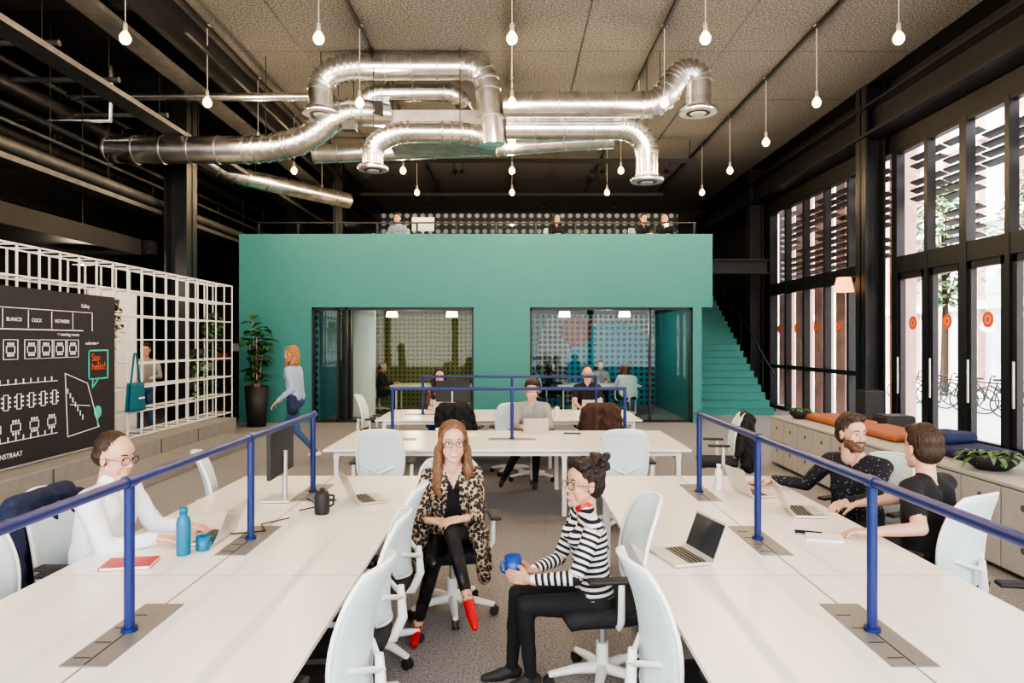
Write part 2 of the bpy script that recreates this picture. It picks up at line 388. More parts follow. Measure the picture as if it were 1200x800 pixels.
def person(name,base,ang,pz=.55,lean=8,side=0,yaw=0,hdir=None,hoff=(0,0,0),wr=None,an=None,toe=None,sc=1.,hs=1.06,fem=False,
           top=C_black,bot=C_black,shoe=M_rubber,skin=M_skin,hair='short',hm=H_brown,beard=False,glasses=False,sleeve=1.,
           elp=None,knp=None,hands=None,extra=(),vox=.010,hv=.0045,smile=False,loose=1.,barefoot_sk=False,collar=None,openfront=None,vneck=0.):
    a=math.radians(ang); f=V((math.cos(a),math.sin(a),0)); r=V((math.sin(a),-math.cos(a),0)); z=V((0,0,1))
    la=math.radians(lean); sa=math.radians(side)
    sd=(f*math.sin(la)+z*math.cos(la)+r*math.sin(sa)).normalized()
    pel=V((base[0],base[1],pz)); nb=pel+sd*.50*sc
    ya=math.radians(yaw); rs=(r*math.cos(ya)+f*math.sin(ya)); rs=(rs-sd*rs.dot(sd)).normalized()
    sw=(.162 if fem else .19)*sc; k=(.9 if fem else 1.)*sc
    S={'R':nb-sd*.06*sc+rs*sw,'L':nb-sd*.06*sc-rs*sw}
    Hp={'R':pel+r*.085*sc-sd*.02,'L':pel-r*.085*sc-sd*.02}
    w=pel+sd*.19*sc; c=pel+sd*.38*sc
    P=[]; T='top'; lo=loose
    P.append(('c',Hp['L'],Hp['R'],.112*k,.112*k,'bot'))
    ww=(.05 if fem else .065)*sc; wr_=(.088 if fem else .104)*sc*lo
    for s in(-1,1):
        P.append(('c',pel+r*s*.07*sc+sd*.045,w+rs*s*ww,.108*k*lo,wr_,T))
        P.append(('c',w+rs*s*ww,c+rs*s*.075*k,wr_,.104*k*lo,T))
        P.append(('c',nb+rs*s*.03-sd*.03,S['R' if s>0 else 'L'],.058*k,.060*k*lo,T))
        P.append(('c',c+rs*s*.07*k,S['R' if s>0 else 'L']-rs*s*.02,.09*k,.064*k*lo,T))
        if fem: P.append(('e',c+rs*s*.07*sc+f*.075*sc-sd*.025,(.055,.055,.055),None,T))
    hc=nb+z*.165*sc+f*.035*sc+V(hoff)
    P.append(('c',nb-sd*.03,hc-z*.07,.056*k,.048*k,'skin'))
    P.append(('c',nb-rs*.035-sd*.012,nb+rs*.035-sd*.012,.055*k,.055*k,T))
    if collar: P.append(('c',nb-rs*.012+sd*.02,nb+rs*.012+sd*.02,.060*k,.060*k,'collar'))
    HP=[]
    for sdn in 'LR':
        s=1 if sdn=='R' else -1
        W=V(wr[sdn]) if wr else S[sdn]+V((0,0,-.5))
        pole=V(elp[sdn]) if elp else (-z+r*s*.45-f*.25)
        E,W=ik(S[sdn],W,.285*sc,.25*sc,pole)
        if sleeve>=1:
            P.append(('c',S[sdn],E,.058*k*lo,.046*k*lo,'sleeve')); P.append(('c',E,W-(W-E)*.06,.047*k*lo,.033*k*lo,'sleeve')); 
        else:
            mid=S[sdn]+(E-S[sdn])*sleeve
            P.append(('c',S[sdn],mid,.06*k*lo,.056*k*lo,'sleeve')); P.append(('c',mid,E,.045*k,.040*k,'skin')); P.append(('c',E,E+(W-E)*.4,.041*k,.038*k,'skin')); P.append(('c',E+(W-E)*.4,W,.038*k,.027*k,'skin'))
        hd=(W-E).normalized(); hn=-z; cu=.55
        if hands and sdn in hands:
            h=hands[sdn]; hd=V(h[0]) if h[0] is not None else hd; hn=V(h[1]); cu=h[2]
        HP.append(hand_prims(W,hd,hn,sdn=='R',cu,.95*sc if fem else 1.03*sc))
        A=V(an[sdn]); kp=V(knp[sdn]) if knp else f*.6+z*.8
        K,A=ik(Hp[sdn],A,.43*sc,.42*sc,kp)
        tk=.9 if fem else 1.
        P.append(('c',Hp[sdn],K,.09*tk*sc,.059*tk*sc,'bot')); P.append(('c',K,K+(A-K)*.35,.056*tk*sc,.053*tk*sc,'bot')); P.append(('c',K+(A-K)*.35,A,.053*tk*sc,.038*tk*sc,'bot'))
        td=V(toe[sdn]).normalized() if toe else f
        if barefoot_sk: P.append(('c',A-(A-K).normalized()*.03,A+(A-K).normalized()*.02,.036*sc,.033*sc,'skin'))
        ub=(A-K).normalized()
        h0=A+ub*.04-td*.03; 
        P.append(('c',h0,h0+td*.09,.036*sc,.034*sc,'shoe')); P.append(('c',h0+td*.09+ub*.008,h0+td*.185+ub*.016,.037*sc,.024*sc,'shoe'))
    for e in extra: P.append(e)
    mm={'top':top,'sleeve':top,'bot':bot,'skin':skin,'shoe':shoe,'collar':collar or top,'lips':M_lips if fem else M_lipsm,'hair':hm,'bag':C_navy,'white':C_white,'blk':C_black}
    root=empty(name,(base[0],base[1],0)); T0=Matrix.Translation((-base[0],-base[1],0))
    nl=[]; pa,fa,ra_,sa_=np.array(nb),np.array(f),np.array(rs),np.array(sd)
    if openfront is not None:
        def of(C):
            q=C-pa; h=-(q@sa_); return ((q@fa)>.0)&(np.abs(q@ra_)<.028+h*.09)&(h>-.02)&(h<.42)&(C[:,2]>pel[2]+.02)
        nl.append((of,openfront))
    if vneck:
        def vn(C):
            q=C-pa; h=-(q@sa_); return ((q@fa)>.0)&(np.abs(q@ra_)<.062*(1-h/vneck))&(h>-.05)&(h<vneck)
        nl.append((vn,skin))
    me=organic('body',P,vox,5,mm,spine=(pel,sd),sculpt=folds(pel,.0055 if loose>1 else .003),neckline=nl); me.transform(T0); place(me,'body',parent=root)
    for hp,nm in zip(HP,('hand_left','hand_right')):
        me=organic(nm,hp,hv,1,mm); me.transform(T0); place(me,nm,parent=root)
    hf=V(hdir if hdir is not None else f).normalized(); hr=hf.cross(z).normalized(); hu=hr.cross(hf)
    HM=T0@Matrix.Translation(hc)@Matrix((hr,hf,hu)).transposed().to_4x4()@Matrix.Scale(hs*sc,4)
    key=('h',skin.name,beard,fem)
    if key not in _cache: _cache[key]=organic('head',head_prims(fem),.0032,4,mm,tint=(beard_mask,M_beard) if beard else None,sculpt=face_sculpt)
    me=_cache[key].copy(); me.transform(HM); place(me,'head',parent=root)
    key=('hair',hair,hm.name)
    if key not in _cache: _cache[key]=organic('hair',hair_prims(hair),.005,2,mm,sculpt=strands)
    me=_cache[key].copy(); me.transform(HM); place(me,'hair',parent=root)
    b=MB()
    for s in(-1,1):
        b.ell((s*.031,.0575,.004),(.0135,.0115,.0098),M_eye,HM,n=16,k=10); b.ell((s*.0305,.0668,.004),(.0056,.0030,.0056),M_iris,HM,n=12,k=6)
        b.ell((s*.031,.0560,.0095),(.0150,.0125,.0080),skin,HM,n=16,k=10); b.ell((s*.031,.0555,-.0040),(.0148,.0120,.0062),skin,HM,n=16,k=10)
        b.tube([(s*.0175,.0640,.0080),(s*.031,.0697,.0094),(s*.044,.0625,.0070)],.0013,M_iris,5,HM)
        b.tube([(s*.015,.0785,.0285),(s*.031,.0745,.0325),(s*.047,.062,.0285)],[.002,.003,.0012] if fem else [.0028,.0036,.0018],hm,6,HM)
    if smile: b.tube([(-.017,.0770,-.0560),(-.008,.0825,-.0585),(.008,.0825,-.0585),(.017,.0770,-.0560)],[.0014,.0036,.0036,.0014],M_teeth,6,HM)
    if glasses:
        for s in(-1,1):
            b.tube([(s*.033+.0235*math.cos(t*math.pi/9),.088-.006*(math.cos(t*math.pi/9)*s*.5+.5),.002+.0185*math.sin(t*math.pi/9)) for t in range(18)],.0017,M_rubber,5,HM,closed=True)
            b.tube([(s*.056,.082,.006),(s*.078,.03,.008),(s*.083,-.02,.002)],.0015,M_rubber,5,HM)
        b.tube([(-.010,.088,.005),(0,.0895,.007),(.010,.088,.005)],.0015,M_rubber,5,HM)
    b.obj('face_details',parent=root)
    return root,hc

# ------------------------------------------------------------ ROOM SHELL
X0,X1,Y0,Y1,ZC=-10.,7.6,-3.2,26.4,7.
MB().bb(X0-.2,X1+.2,Y0-.2,Y1+.2,-.2,0,M_carpet).obj('floor')
MB().bb(-5.1,7.05,Y0,Y1,ZC,ZC+.2,M_ceil).obj('ceiling')
MB().bb(X0,-5.1,Y0,Y1,ZC+.02,ZC+.2,M_black).bb(7.05,X1,Y0,Y1,ZC+.02,ZC+.2,M_black).obj('ceiling_dark_strip')
MB().bb(X0-.2,X0,Y0,Y1,0,ZC+.2,M_black).obj('wall_left')
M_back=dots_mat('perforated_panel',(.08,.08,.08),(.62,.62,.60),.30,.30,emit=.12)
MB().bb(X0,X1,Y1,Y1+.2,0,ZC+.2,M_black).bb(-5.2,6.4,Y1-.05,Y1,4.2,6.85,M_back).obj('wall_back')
b=MB(); b.bb(X0,X1,Y0-.2,Y0,0,.6,M_extw).bb(X0,X1,Y0-.2,Y0,6.2,ZC+.2,M_extw)
for x in np.linspace(X0,X1,6): b.bb(x-.15,x+.15,Y0-.25,Y0+.02,.5,6.3,M_steel)
b.obj('wall_front')
b=MB()
for x in (-4.9,-2.45,0,2.45,4.9): b.bb(x-.025,x+.025,Y0,Y1-2,ZC-.07,ZC-.02,M_steel)
for x in (-3.7,1.2,3.7): b.bb(x-.01,x+.01,Y0,Y1,ZC-.006,ZC-.001,M_pipe)
for y in np.arange(0,26,2.4): b.bb(-5.1,7.05,y-.006,y+.006,ZC-.004,ZC-.001,M_pipe)
b.obj('trim_1')
b=MB()
b.bb(-4.8,4.7,17.25,17.33,6.42,6.52,M_steel); b.bb(-4.8,4.7,21.2,21.28,6.42,6.52,M_steel)
for x in (-4.6,-2.3,0,2.3,4.5):
    for y in(17.29,21.24): b.cyl((x,y,6.5),(x,y,6.99),.012,M_steel)
b.bb(-4.8,-4.74,10,24,6.42,6.5,M_steel)
for x,y in ((-1.45,17.2),(-1.25,17.2),(2.05,17.2),(2.3,17.2),(-3.6,17.2),(3.9,17.2),(-2.6,21.15),(1.0,21.15),(3.2,21.15)):
    b.cyl((x,y,6.45),(x,y,6.2),.015,M_steel); b.cyl((x,y+.08,6.2),(x-.05,y-.12,6.05),.07,M_steel)
b.obj('track_lighting_rail')
# ------------------------------------------------------------ right glazed wall
b=MB()
b.bb(7.5,7.75,Y0,Y1,5.62,ZC+.2,M_black)
b.bb(7.5,7.75,19.9,Y1,0,5.7,M_black)
b.obj('wall_right')
for x,y in [(7.22,13.75),(7.22,20.3),(7.22,6.9),(7.22,0)]:
    c=MB(); c.bb(x-.2,x+.2,y-.02,y+.02,0,ZC,M_steel).bb(x-.2,x-.16,y-.2,y+.2,0,ZC,M_steel).bb(x+.16,x+.2,y-.2,y+.2,0,ZC,M_steel).bb(x-.22,x+.22,y-.22,y+.22,0,.03,M_steel)
    c.obj('steel_column')
MB().bb(6.95,7.45,Y0,Y1,5.95,6.0,M_steel).bb(7.18,7.22,Y0,Y1,6.0,6.5,M_steel).bb(6.95,7.45,Y0,Y1,6.5,6.55,M_steel).obj('steel_beam')
def bay(y0,y1,n,name,doors=False):
    b=MB(); X=7.58
    w=(y1-y0)/n
    for i in range(n+1):
        y=y0+i*w; t=.05 if not(doors and i%2==0) else .09
        b.bb(X-.08,X+.08,y-t,y+t,0,5.62,M_steel)
    for z0,z1 in ((0,.10),(3.22,3.55),(5.55,5.66)): b.bb(X-.07,X+.07,y0,y1,z0,z1,M_steel)
    if doors:
        for i in range(n):
            ya,yb=y0+i*w+.07,y0+(i+1)*w-.07
            b.bb(X-.05,X+.05,ya,ya+.10,.05,3.25,M_steel).bb(X-.05,X+.05,yb-.10,yb,.05,3.25,M_steel).bb(X-.05,X+.05,ya,yb,.05,.3,M_steel).bb(X-.05,X+.05,ya,yb,3.1,3.25,M_steel)
            b.cyl((X-.12,yb-.12,.9),(X-.12,yb-.12,1.6),.018,M_alu)
    else:
        b.bb(X-.06,X+.06,y0,y1,1.15,1.25,M_steel)
    b.bb(X-.005,X+.005,y0,y1,.1,5.6,M_glass)
    for i in range(n):
        for z in np.arange(3.7,5.55,.16):
            if z>4.1 and (i+int(z*6))%5==0: continue
            if i%2 and z<4.6 and doors: continue
            b.box((X+.28,y0+(i+.5)*w,z),(.16,w-.08,.025),M_steel,rot=Matrix.Rotation(.35,3,'Y'))
    for i in range(n):
        yc=y0+(i+.5)*w
        m=Matrix.Translation((X-.012,yc,2.25))@Matrix.Rotation(math.pi/2,4,'Y')
        b.lathe((0,0,0),[(0,0),(.13,0),(.13,.004),(0,.004)],M_oran,20,m,False)
        b.lathe((0,0,-.003),[(.055,0),(.065,0)],M_whitem,16,m,False)
    b.obj(name)
bay(14.1,19.9,5,'window_1'); bay(7.3,13.4,6,'window_2',True); bay(.4,6.5,5,'window_3',True); bay(-3,-.4,2,'window_4')
MB().bb(7.8,60,-20,50,-.3,-.05,M_ext).obj('street_ground')
b=MB(); XB=19
b.bb(XB,XB+1,-15,45,-.05,11,M_extw)
for y in np.arange(-14,44,2.2):
    b.bb(XB-.3,XB,y-.4,y+.4,-.05,11,M_brick)
    for z in (.4,3.8,7.2): b.bb(XB-.05,XB,y+.5,y+1.7,z,z+2.6,M_extg)
for z in (3.2,6.6,10): b.bb(XB-.35,XB,-15,45,z,z+.35,M_extw)
b.obj('street_building')
b=MB()
for y in np.arange(14.6,21,1.25): b.bb(8.35,8.65,y,y+.5,-.05,7,M_brick)
b.obj('brick_piers')
def bicycle(x,y,rz):
    b=MB()
    for wy in(-.52,.52):
        b.tube([(0,wy+.33*math.cos(t*math.pi/12),.35+.33*math.sin(t*math.pi/12)) for t in range(24)],.018,M_rubber,6,closed=True)
        for t in range(6): b.cyl((0,wy,.35),(0,wy+.32*math.cos(t*math.pi/3),.35+.32*math.sin(t*math.pi/3)),.004,M_alu,n=4)
    for p,q in (((0,-.52,.35),(0,-.12,.33)),((0,-.12,.33),(0,-.25,.85)),((0,-.25,.8),(0,.38,.85)),((0,-.12,.33),(0,.38,.8)),((0,.52,.35),(0,.36,1.0)),((0,-.52,.35),(0,-.24,.75))): b.cyl(p,q,.018,M_steel,n=8)
    b.tube([(-.28,.25,1.02),(-.1,.36,1.04),(.1,.36,1.04),(.28,.25,1.02)],.013,M_rubber,6); b.box((0,-.27,.9),(.15,.26,.06),M_rubber,.025)
    b.obj('bicycle',(x,y,-.05),rz)
for i in range(9): bicycle(13,15.5+i*.8,60+random.uniform(-9,9))
def leaf(b,base,d,l,w,m,droop=.4):
    base=V(base); d=V(d).normalized(); s=d.cross(V((0,0,1))); s=s.normalized() if s.length>.05 else V((1,0,0)); up=s.cross(d)
    vs=[];fs=[];n=7
    for i in range(n):
        t=i/(n-1); c=base+d*l*t-V((0,0,1))*droop*l*t*t; ww=w*math.sin(math.pi*min(1,t*.93+.05))**.7
        vs+= [c-s*ww+up*ww*.25,c,c+s*ww+up*ww*.25]
    for i in range(n-1):
        for k in range(2): fs.append((i*3+k,i*3+k+1,i*3+k+4,i*3+k+3))
    b.add(vs,fs,m,True)
def tree(x,y,h):
    rr=random.Random(int(y)); b=MB(); b.tube([(0,0,-.05),(.05,0,h*.4),(0,.1,h*.8)],[.14,.10,.04],M_soil,8)
    for k in range(7):
        a=rr.uniform(0,6.28); b.tube([(.03,0,h*(.4+.05*k)),(math.cos(a)*1.0,math.sin(a)*1.0,h*(.55+.06*k))],[.05,.015],M_soil,6)
    for i in range(900):
        a=rr.uniform(0,6.28); q=rr.uniform(.2,1.5); z=h*.42+rr.uniform(0,h*.6); q*=math.sin(math.pi*min(1,max(.1,(z-h*.35)/(h*.72))))
        leaf(b,(q*math.cos(a),q*math.sin(a),z),(math.cos(a),math.sin(a),rr.uniform(-.5,.8)),.26,.09,M_leaf2,.3)
    b.obj('street_tree',(x,y,0))
tree(15.5,19.5,7); tree(15.5,24.5,7.5)
# ------------------------------------------------------------ teal meeting-room box
FY=16.
b=MB()
b.bb(-6.4,4.7,FY,FY+.25,2.7,4.42,M_teal); b.bb(-6.4,-4.7,FY,FY+.25,0,2.7,M_teal); b.bb(-.9,.42,FY,FY+.25,0,2.7,M_teal); b.bb(4.24,4.45,FY,FY+.25,0,2.7,M_teal)
b.bb(-6.4,-6.15,FY+.25,21,0,4.42,M_teal); b.bb(4.45,4.7,FY+.25,21,2.7,4.42,M_teal); b.bb(4.25,4.45,FY+.25,21,0,2.7,M_teal)
b.obj('wall_meeting_box')
MB().bb(-6.15,4.45,FY+.25,Y1,3.55,3.8,M_step).bb(-4.7,4.25,FY+.25,21,2.75,2.8,M_black).obj('floor_mezzanine')
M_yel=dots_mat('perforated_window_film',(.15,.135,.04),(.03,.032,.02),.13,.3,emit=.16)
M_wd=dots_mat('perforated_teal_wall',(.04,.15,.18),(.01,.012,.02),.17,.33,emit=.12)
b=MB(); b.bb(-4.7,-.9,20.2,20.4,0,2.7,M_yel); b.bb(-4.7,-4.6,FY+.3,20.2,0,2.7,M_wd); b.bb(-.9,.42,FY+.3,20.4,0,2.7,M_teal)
b.bb(-4.0,-3.45,17.2,17.3,0,2.7,M_whitem)
b.obj('wall_meeting_left')
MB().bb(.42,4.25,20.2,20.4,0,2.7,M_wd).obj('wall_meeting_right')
def disc(b,x,y,z,r,m,x0=.45,x1=4.22,z0=0.02,z1=2.68):
    n=64; vs=[(min(x1,max(x0,x+r*math.cos(t*2*math.pi/n))),y,min(z1,max(z0,z+r*math.sin(t*2*math.pi/n)))) for t in range(n)]
    vs.append((min(x1,max(x0,x)),y,min(z1,max(z0,z)))); b.add(vs,[(t,(t+1)%n,n) for t in range(n)],m)
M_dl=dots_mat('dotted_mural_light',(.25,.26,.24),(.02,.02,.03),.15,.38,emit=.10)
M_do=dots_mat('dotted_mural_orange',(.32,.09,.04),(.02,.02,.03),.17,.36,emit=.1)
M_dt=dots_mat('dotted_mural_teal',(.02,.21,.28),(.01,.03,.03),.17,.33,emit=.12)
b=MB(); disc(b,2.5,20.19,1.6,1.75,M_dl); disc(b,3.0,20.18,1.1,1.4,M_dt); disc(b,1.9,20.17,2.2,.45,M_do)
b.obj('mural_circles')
def glazing(name,x0,x1,ms):
    b=MB(); b.bb(x0,x1,FY+.1,FY+.115,.04,2.66,M_glassb)
    b.bb(x0,x1,FY+.06,FY+.16,2.64,2.7,M_steel).bb(x0,x1,FY+.06,FY+.16,0,.05,M_steel)
    for x in ms: b.bb(x-.025,x+.025,FY+.06,FY+.16,0,2.7,M_steel)
    b.obj(name)
glazing('window_5',-4.7,-.9,(-4.68,-4.1,-3.9,-.92)); glazing('window_6',.42,4.24,(.45,3.25,4.2))
MB().bb(-4.1,-3.85,FY+.3,FY+.5,0,2.7,M_steel).obj('door_1')
b=MB(); mg=mat('lamp_glow',(.9,.8,.6),.5,emit=(1,.82,.55),es=6)
for x in (-3.2,-1.6,1.4,3): b.lathe((x,18.2,2.55),[(0,.15),(.14,.15),(.16,0),(0,0)],mg,18)
b.obj('meeting_room_downlights')
def light(kind,name,loc,e,col=(1,1,1),size=.1,rot=(0,0,0),parent=None):
    l=bpy.data.lights.new(name,kind); l.energy=e; l.color=col
    if kind=='SUN': l.angle=size
    else: l.shadow_soft_size=size
    o=bpy.data.objects.new(name,l); COL.objects.link(o); o.location=loc; o.rotation_euler=rot
    if parent: o.parent=parent
    return o
light('POINT','meeting_room_light',(-2.6,18.2,2.3),40,(1,.85,.5),.15); light('POINT','meeting_room_light',(2.5,18.2,2.3),40,(.9,.95,1),.15)
def mtable(x,y):
    b=MB(); b.box((0,0,.73),(2.2,1.1,.04),M_white,.01)
    for sx in(-.95,.95):
        for sy in(-.42,.42): b.cyl((sx,sy,0),(sx,sy,.71),.025,M_whitem)
    b.obj('meeting_table',(x,y,0))
mtable(-2.1,18.4); mtable(2.3,18.4)
b=MB(); b.bb(-6.1,4.4,FY+.3,FY+.32,4.43,4.72,M_glassb); b.bb(-6.1,4.4,FY+.28,FY+.34,4.72,4.75,M_steel)
for x in np.linspace(-6.05,4.35,12): b.bb(x-.02,x+.02,FY+.27,FY+.35,3.81,4.74,M_steel)
b.obj('glass_balustrade')
b=MB(); n=21
for i in range(n):
    z=(i+1)*3.8/n; y=17.6+i*.29
    b.bb(4.72,6.75,y,y+.30,max(0,z-.34),z,M_tealf)
    b.bb(4.72,6.75,y-.02,y+.0,z-.02,z,M_teal)
b.obj('staircase')
b=MB(); b.tube([(6.78,17.6,1.0),(6.78,23.7,4.8)],.025,M_steel,8)
for i in range(0,22,3): b.cyl((6.78,17.6+i*.29,.1+i*.181),(6.78,17.6+i*.29,1.0+i*.181),.015,M_steel)
b.obj('stair_handrail')
MB().bb(4.71,7.0,18.6,18.9,3.75,3.8,M_steel).bb(4.71,7.0,18.73,18.77,3.8,4.1,M_steel).bb(4.71,7.0,18.6,18.9,4.1,4.15,M_steel).obj('steel_crossbeam')
# ------------------------------------------------------------ left dark zone
for x,y in ((-6.5,13.4),(-6.5,20.5),(-6.5,5.),(-4.95,19.5)):
    s=.22 if x<-5 else .13
    MB().bb(x-s,x+s,y-.02,y+.02,0,ZC,M_steel).bb(x-s,x-s+.04,y-s,y+s,0,ZC,M_steel).bb(x+s-.04,x+s,y-s,y+s,0,ZC,M_steel).bb(x-s-.05,x+s+.05,y-s-.05,y+s+.05,0,.03,M_steel).obj('steel_column')
b=MB()
for x,z,r,m in ((-6.95,4.6,.10,M_pipel),(-7.3,5.3,.06,M_pipe),(-7.9,5.9,.16,M_pipe),(-8.6,4.9,.05,M_pipel),(-9.0,5.6,.22,M_pipe),(-7.2,6.4,.05,M_pipel),(-5.9,6.6,.04,M_pipe),(-8.3,6.5,.05,M_pipel),(-7.1,5.0,.03,M_pipel),(-9.4,4.3,.08,M_pipe)):
    b.tube([(x,2,z),(x,25.8,z)],r,m,12)
b.obj('service_pipes')
b=MB()
for x,z in ((-6.95,4.35),(-7.8,4.75),(-6.05,5.6),(-8.7,6.1),(-5.6,6.3)):
    b.bb(x-.16,x+.16,2,25,z,z+.02,M_pipel).bb(x-.17,x-.16,2,25,z,z+.08,M_pipel).bb(x+.16,x+.17,2,25,z,z+.08,M_pipel)
    for y in np.arange(3,25,1.5): b.cyl((x-.15,y,z),(x-.15,y,6.95),.008,M_pipe,n=6)
b.obj('cable_trays')
b=MB()
for y in (7,9.5,12.9,16.6,20.9,24): b.bb(-9.95,-5.2,y-.1,y+.1,6.55,6.6,M_steel).bb(-9.95,-5.2,y-.015,y+.015,6.6,6.9,M_steel).bb(-9.95,-5.2,y-.1,y+.1,6.9,6.95,M_steel)
b.bb(-9.95,-6.8,12.8,13.1,3.55,3.8,M_steel); b.bb(-9.95,-6.9,Y0+.1,12.7,3.5,3.8,M_black)
b.bb(-5.15,-5.05,Y0+.1,Y1-.1,6.4,6.98,M_steel)
b.obj('steel_beams')
b=MB()
for y in (9.2,10.6,12.1): b.tube([(-9.5,y,5.9+.1*(y%1)),(-6.1,y,5.9+.1*(y%1))],.045,M_pipel,8)
b.tube([(-7.8,12,6.2),(-3.5,12,6.2)],.07,M_duct,12); b.tube([(-8.6,11.9,5.75),(-7,11.9,5.75),(-7,11.9,6.7)],.05,M_duct,10)
b.obj('cross_pipes')
b=MB(); b.bb(-9.95,-6.4,21.2,21.4,0,3.6,M_black)
for i in range(6): b.bb(-9.6+i*.5,-9.25+i*.5,21.0,21.2,1+.3*(i%3),1.25+.3*(i%3),M_oran if i%2 else M_whitem)
b.obj('wall_back_left')
b=MB(); b.bb(-6.2,-5.25,2.5,13.0,0,.46,M_step,.01); b.bb(-5.25,-4.75,2.5,12.4,0,.23,M_step,.01)
for y in np.arange(3,12,1.2): b.bb(-5.245,-5.24,y,y+.02,.23,.44,M_cabd)
b.obj('stepped_seating')
b=MB(); t=.010; c=.375
ys=np.arange(3.3,13.9,c); zs=np.arange(.475,3.1,c-.012)
for x in(-5.66,-6.05):
    for y in ys: b.bb(x-t,x+t,y-t,y+t,.465 if y<13 else 0,zs[-1]+t,M_whitem)
    for z in zs: b.bb(x-t,x+t,ys[0],ys[-1],z-t,z+t,M_whitem)
for y in ys:
    for z in zs: b.bb(-6.05,-5.66,y-t,y+t,z-t,z+t,M_whitem)
b.obj('wire_grid_partition')
MB().bb(-6.35,-6.32,10.2,11.5,0,2.7,M_whitem).obj('white_panel')
pl=MB(); pl.cyl((0,0,.12),(0,0,3.3),.01,M_steel,n=6); pl.lathe((0,0,0),[(.16,0),(.05,.14),(0,.14)],M_steel,18); pl.lathe((0,0,.03),[(0,-.04),(.05,0),(0,.05)],mg,12)
pl=pl.obj('added_dome_lamp',(-7.3,11.6,3.2)); light('POINT','added_fill_light',(0,0,-.12),45,(1,.85,.65),.06,parent=pl)  # lamp and fixture added to brighten the standing man in the dark zone
# ------------------------------------------------------------ map board
BX=-5.60
bd=empty('floor_plan_board',(BX,8,0))
M_board=mat('board_charcoal',(.028,.028,.037),.75,var=.05); M_line=mat('board_line_white',(.8,.8,.8),.7,emit=(1,1,1),es=.05); M_mint=mat('mint',(.05,.55,.42),.6)
MB().bb(-.03,0,-2.6,1.62,.5,2.52,M_board).obj('panel',parent=bd)
L=MB()
def seg(y0,z0,y1,z1,w=.014,m=M_line):
    d=V((0,y1-y0,z1-z0)); l=d.length; a=math.atan2(z1-z0,y1-y0)
    L.box((.004,(y0+y1)/2-8,(z0+z1)/2),(.006,l+w,w),m,rot=Matrix.Rotation(a,3,'X'))
def rect(y0,z0,y1,z1,w=.014,m=M_line):
    seg(y0,z0,y1,z0,w,m);seg(y1,z0,y1,z1,w,m);seg(y1,z1,y0,z1,w,m);seg(y0,z1,y0,z0,w,m)
def tableicon(y,z,vert=False,s=1):
    w,h=(.16*s,.09*s) if not vert else (.07*s,.17*s)
    rect(y-w/2,z-h/2,y+w/2,z+h/2,.007)
    for k in(-1,0,1):
        if vert: seg(y-w*.9,z+k*h*.3,y-w*.75,z+k*h*.3,.018); seg(y+w*.75,z+k*h*.3,y+w*.9,z+k*h*.3,.018)
        else: seg(y+k*w*.3,z-h*.95,y+k*w*.3,z-h*.75,.018); seg(y+k*w*.3,z+h*.75,y+k*w*.3,z+h*.95,.018)
seg(5.6,2.28,9.1,2.28,.008); seg(9.1,2.28,9.1,2.04,.008)
for y in np.arange(5.9,9.1,.4): seg(y,2.06,y,2.26,.006)
seg(5.6,2.04,8.9,2.04,.012)
for y in (6.0,6.4,6.9,7.3,7.62,7.95,8.2,8.45,8.7): rect(y-.11,1.70,y+.11,1.92,.006); tableicon(y,1.81,s=.8)
for z in(1.42,.78):
    seg(5.8,z,8.4,z,.008)
    for y in np.arange(5.9,8.4,.12): seg(y,z,y,z+.05,.012)
for y in (6.1,6.5,6.9,7.35,7.55,7.75,7.95,8.15,8.35): tableicon(y,1.22,True,1.0)
for y in (7.4,7.7,8.0,8.3): tableicon(y,.93,s=.9)
for p,q in (((8.55,1.5),(9.0,1.35)),((9.0,1.35),(9.25,.75)),((9.25,.75),(8.6,.7)),((8.6,.7),(8.55,1.5)),((8.65,1.1),(9.05,1.05))): seg(*p,*q,.009)
for i in range(7): seg(8.6+i*.05,1.25-i*.06,8.6+i*.05,1.30-i*.06,.014)
rect(9.03,1.40,9.45,1.78,.022,M_mint); seg(9.12,1.40,9.1,1.28,.02,M_mint); seg(9.1,1.28,9.24,1.40,.02,M_mint)
Mx=Matrix.Translation((.006,9.22-8,.95))@Matrix.Rotation(math.pi/2,4,'Y')
L.lathe((0,0,0),[(0,0),(.085,0)],M_mint,24,Mx,False); seg(9.22,.95,9.22,.78,.02,M_mint)
L.obj('plan_lines',parent=bd)
def text(s,y,z,size,m,parent=bd):
    cu=bpy.data.curves.new('txt','FONT'); cu.body=s; cu.size=size; cu.extrude=.001; cu.materials.append(m); cu.space_line=.85
    o=bpy.data.objects.new('lettering',cu); COL.objects.link(o); o.location=(.008,y-8,z); o.rotation_euler=(math.pi/2,0,math.pi/2); o.parent=parent
text('Say\nhello!',9.08,1.64,.14,M_oran); text('Galley',8.86,2.34,.07,M_line); text('= meeting rooms',8.4,1.97,.06,M_line); text('auditorium >',8.95,1.86,.055,M_line); text('PRINSENSTRAAT',7.2,.6,.08,M_line)
for i,t_ in enumerate(('STILL','SCROLL','BLANCO','CLICK','NETWERK')): text(t_,6.75+i*.4,2.13,.06,M_line)
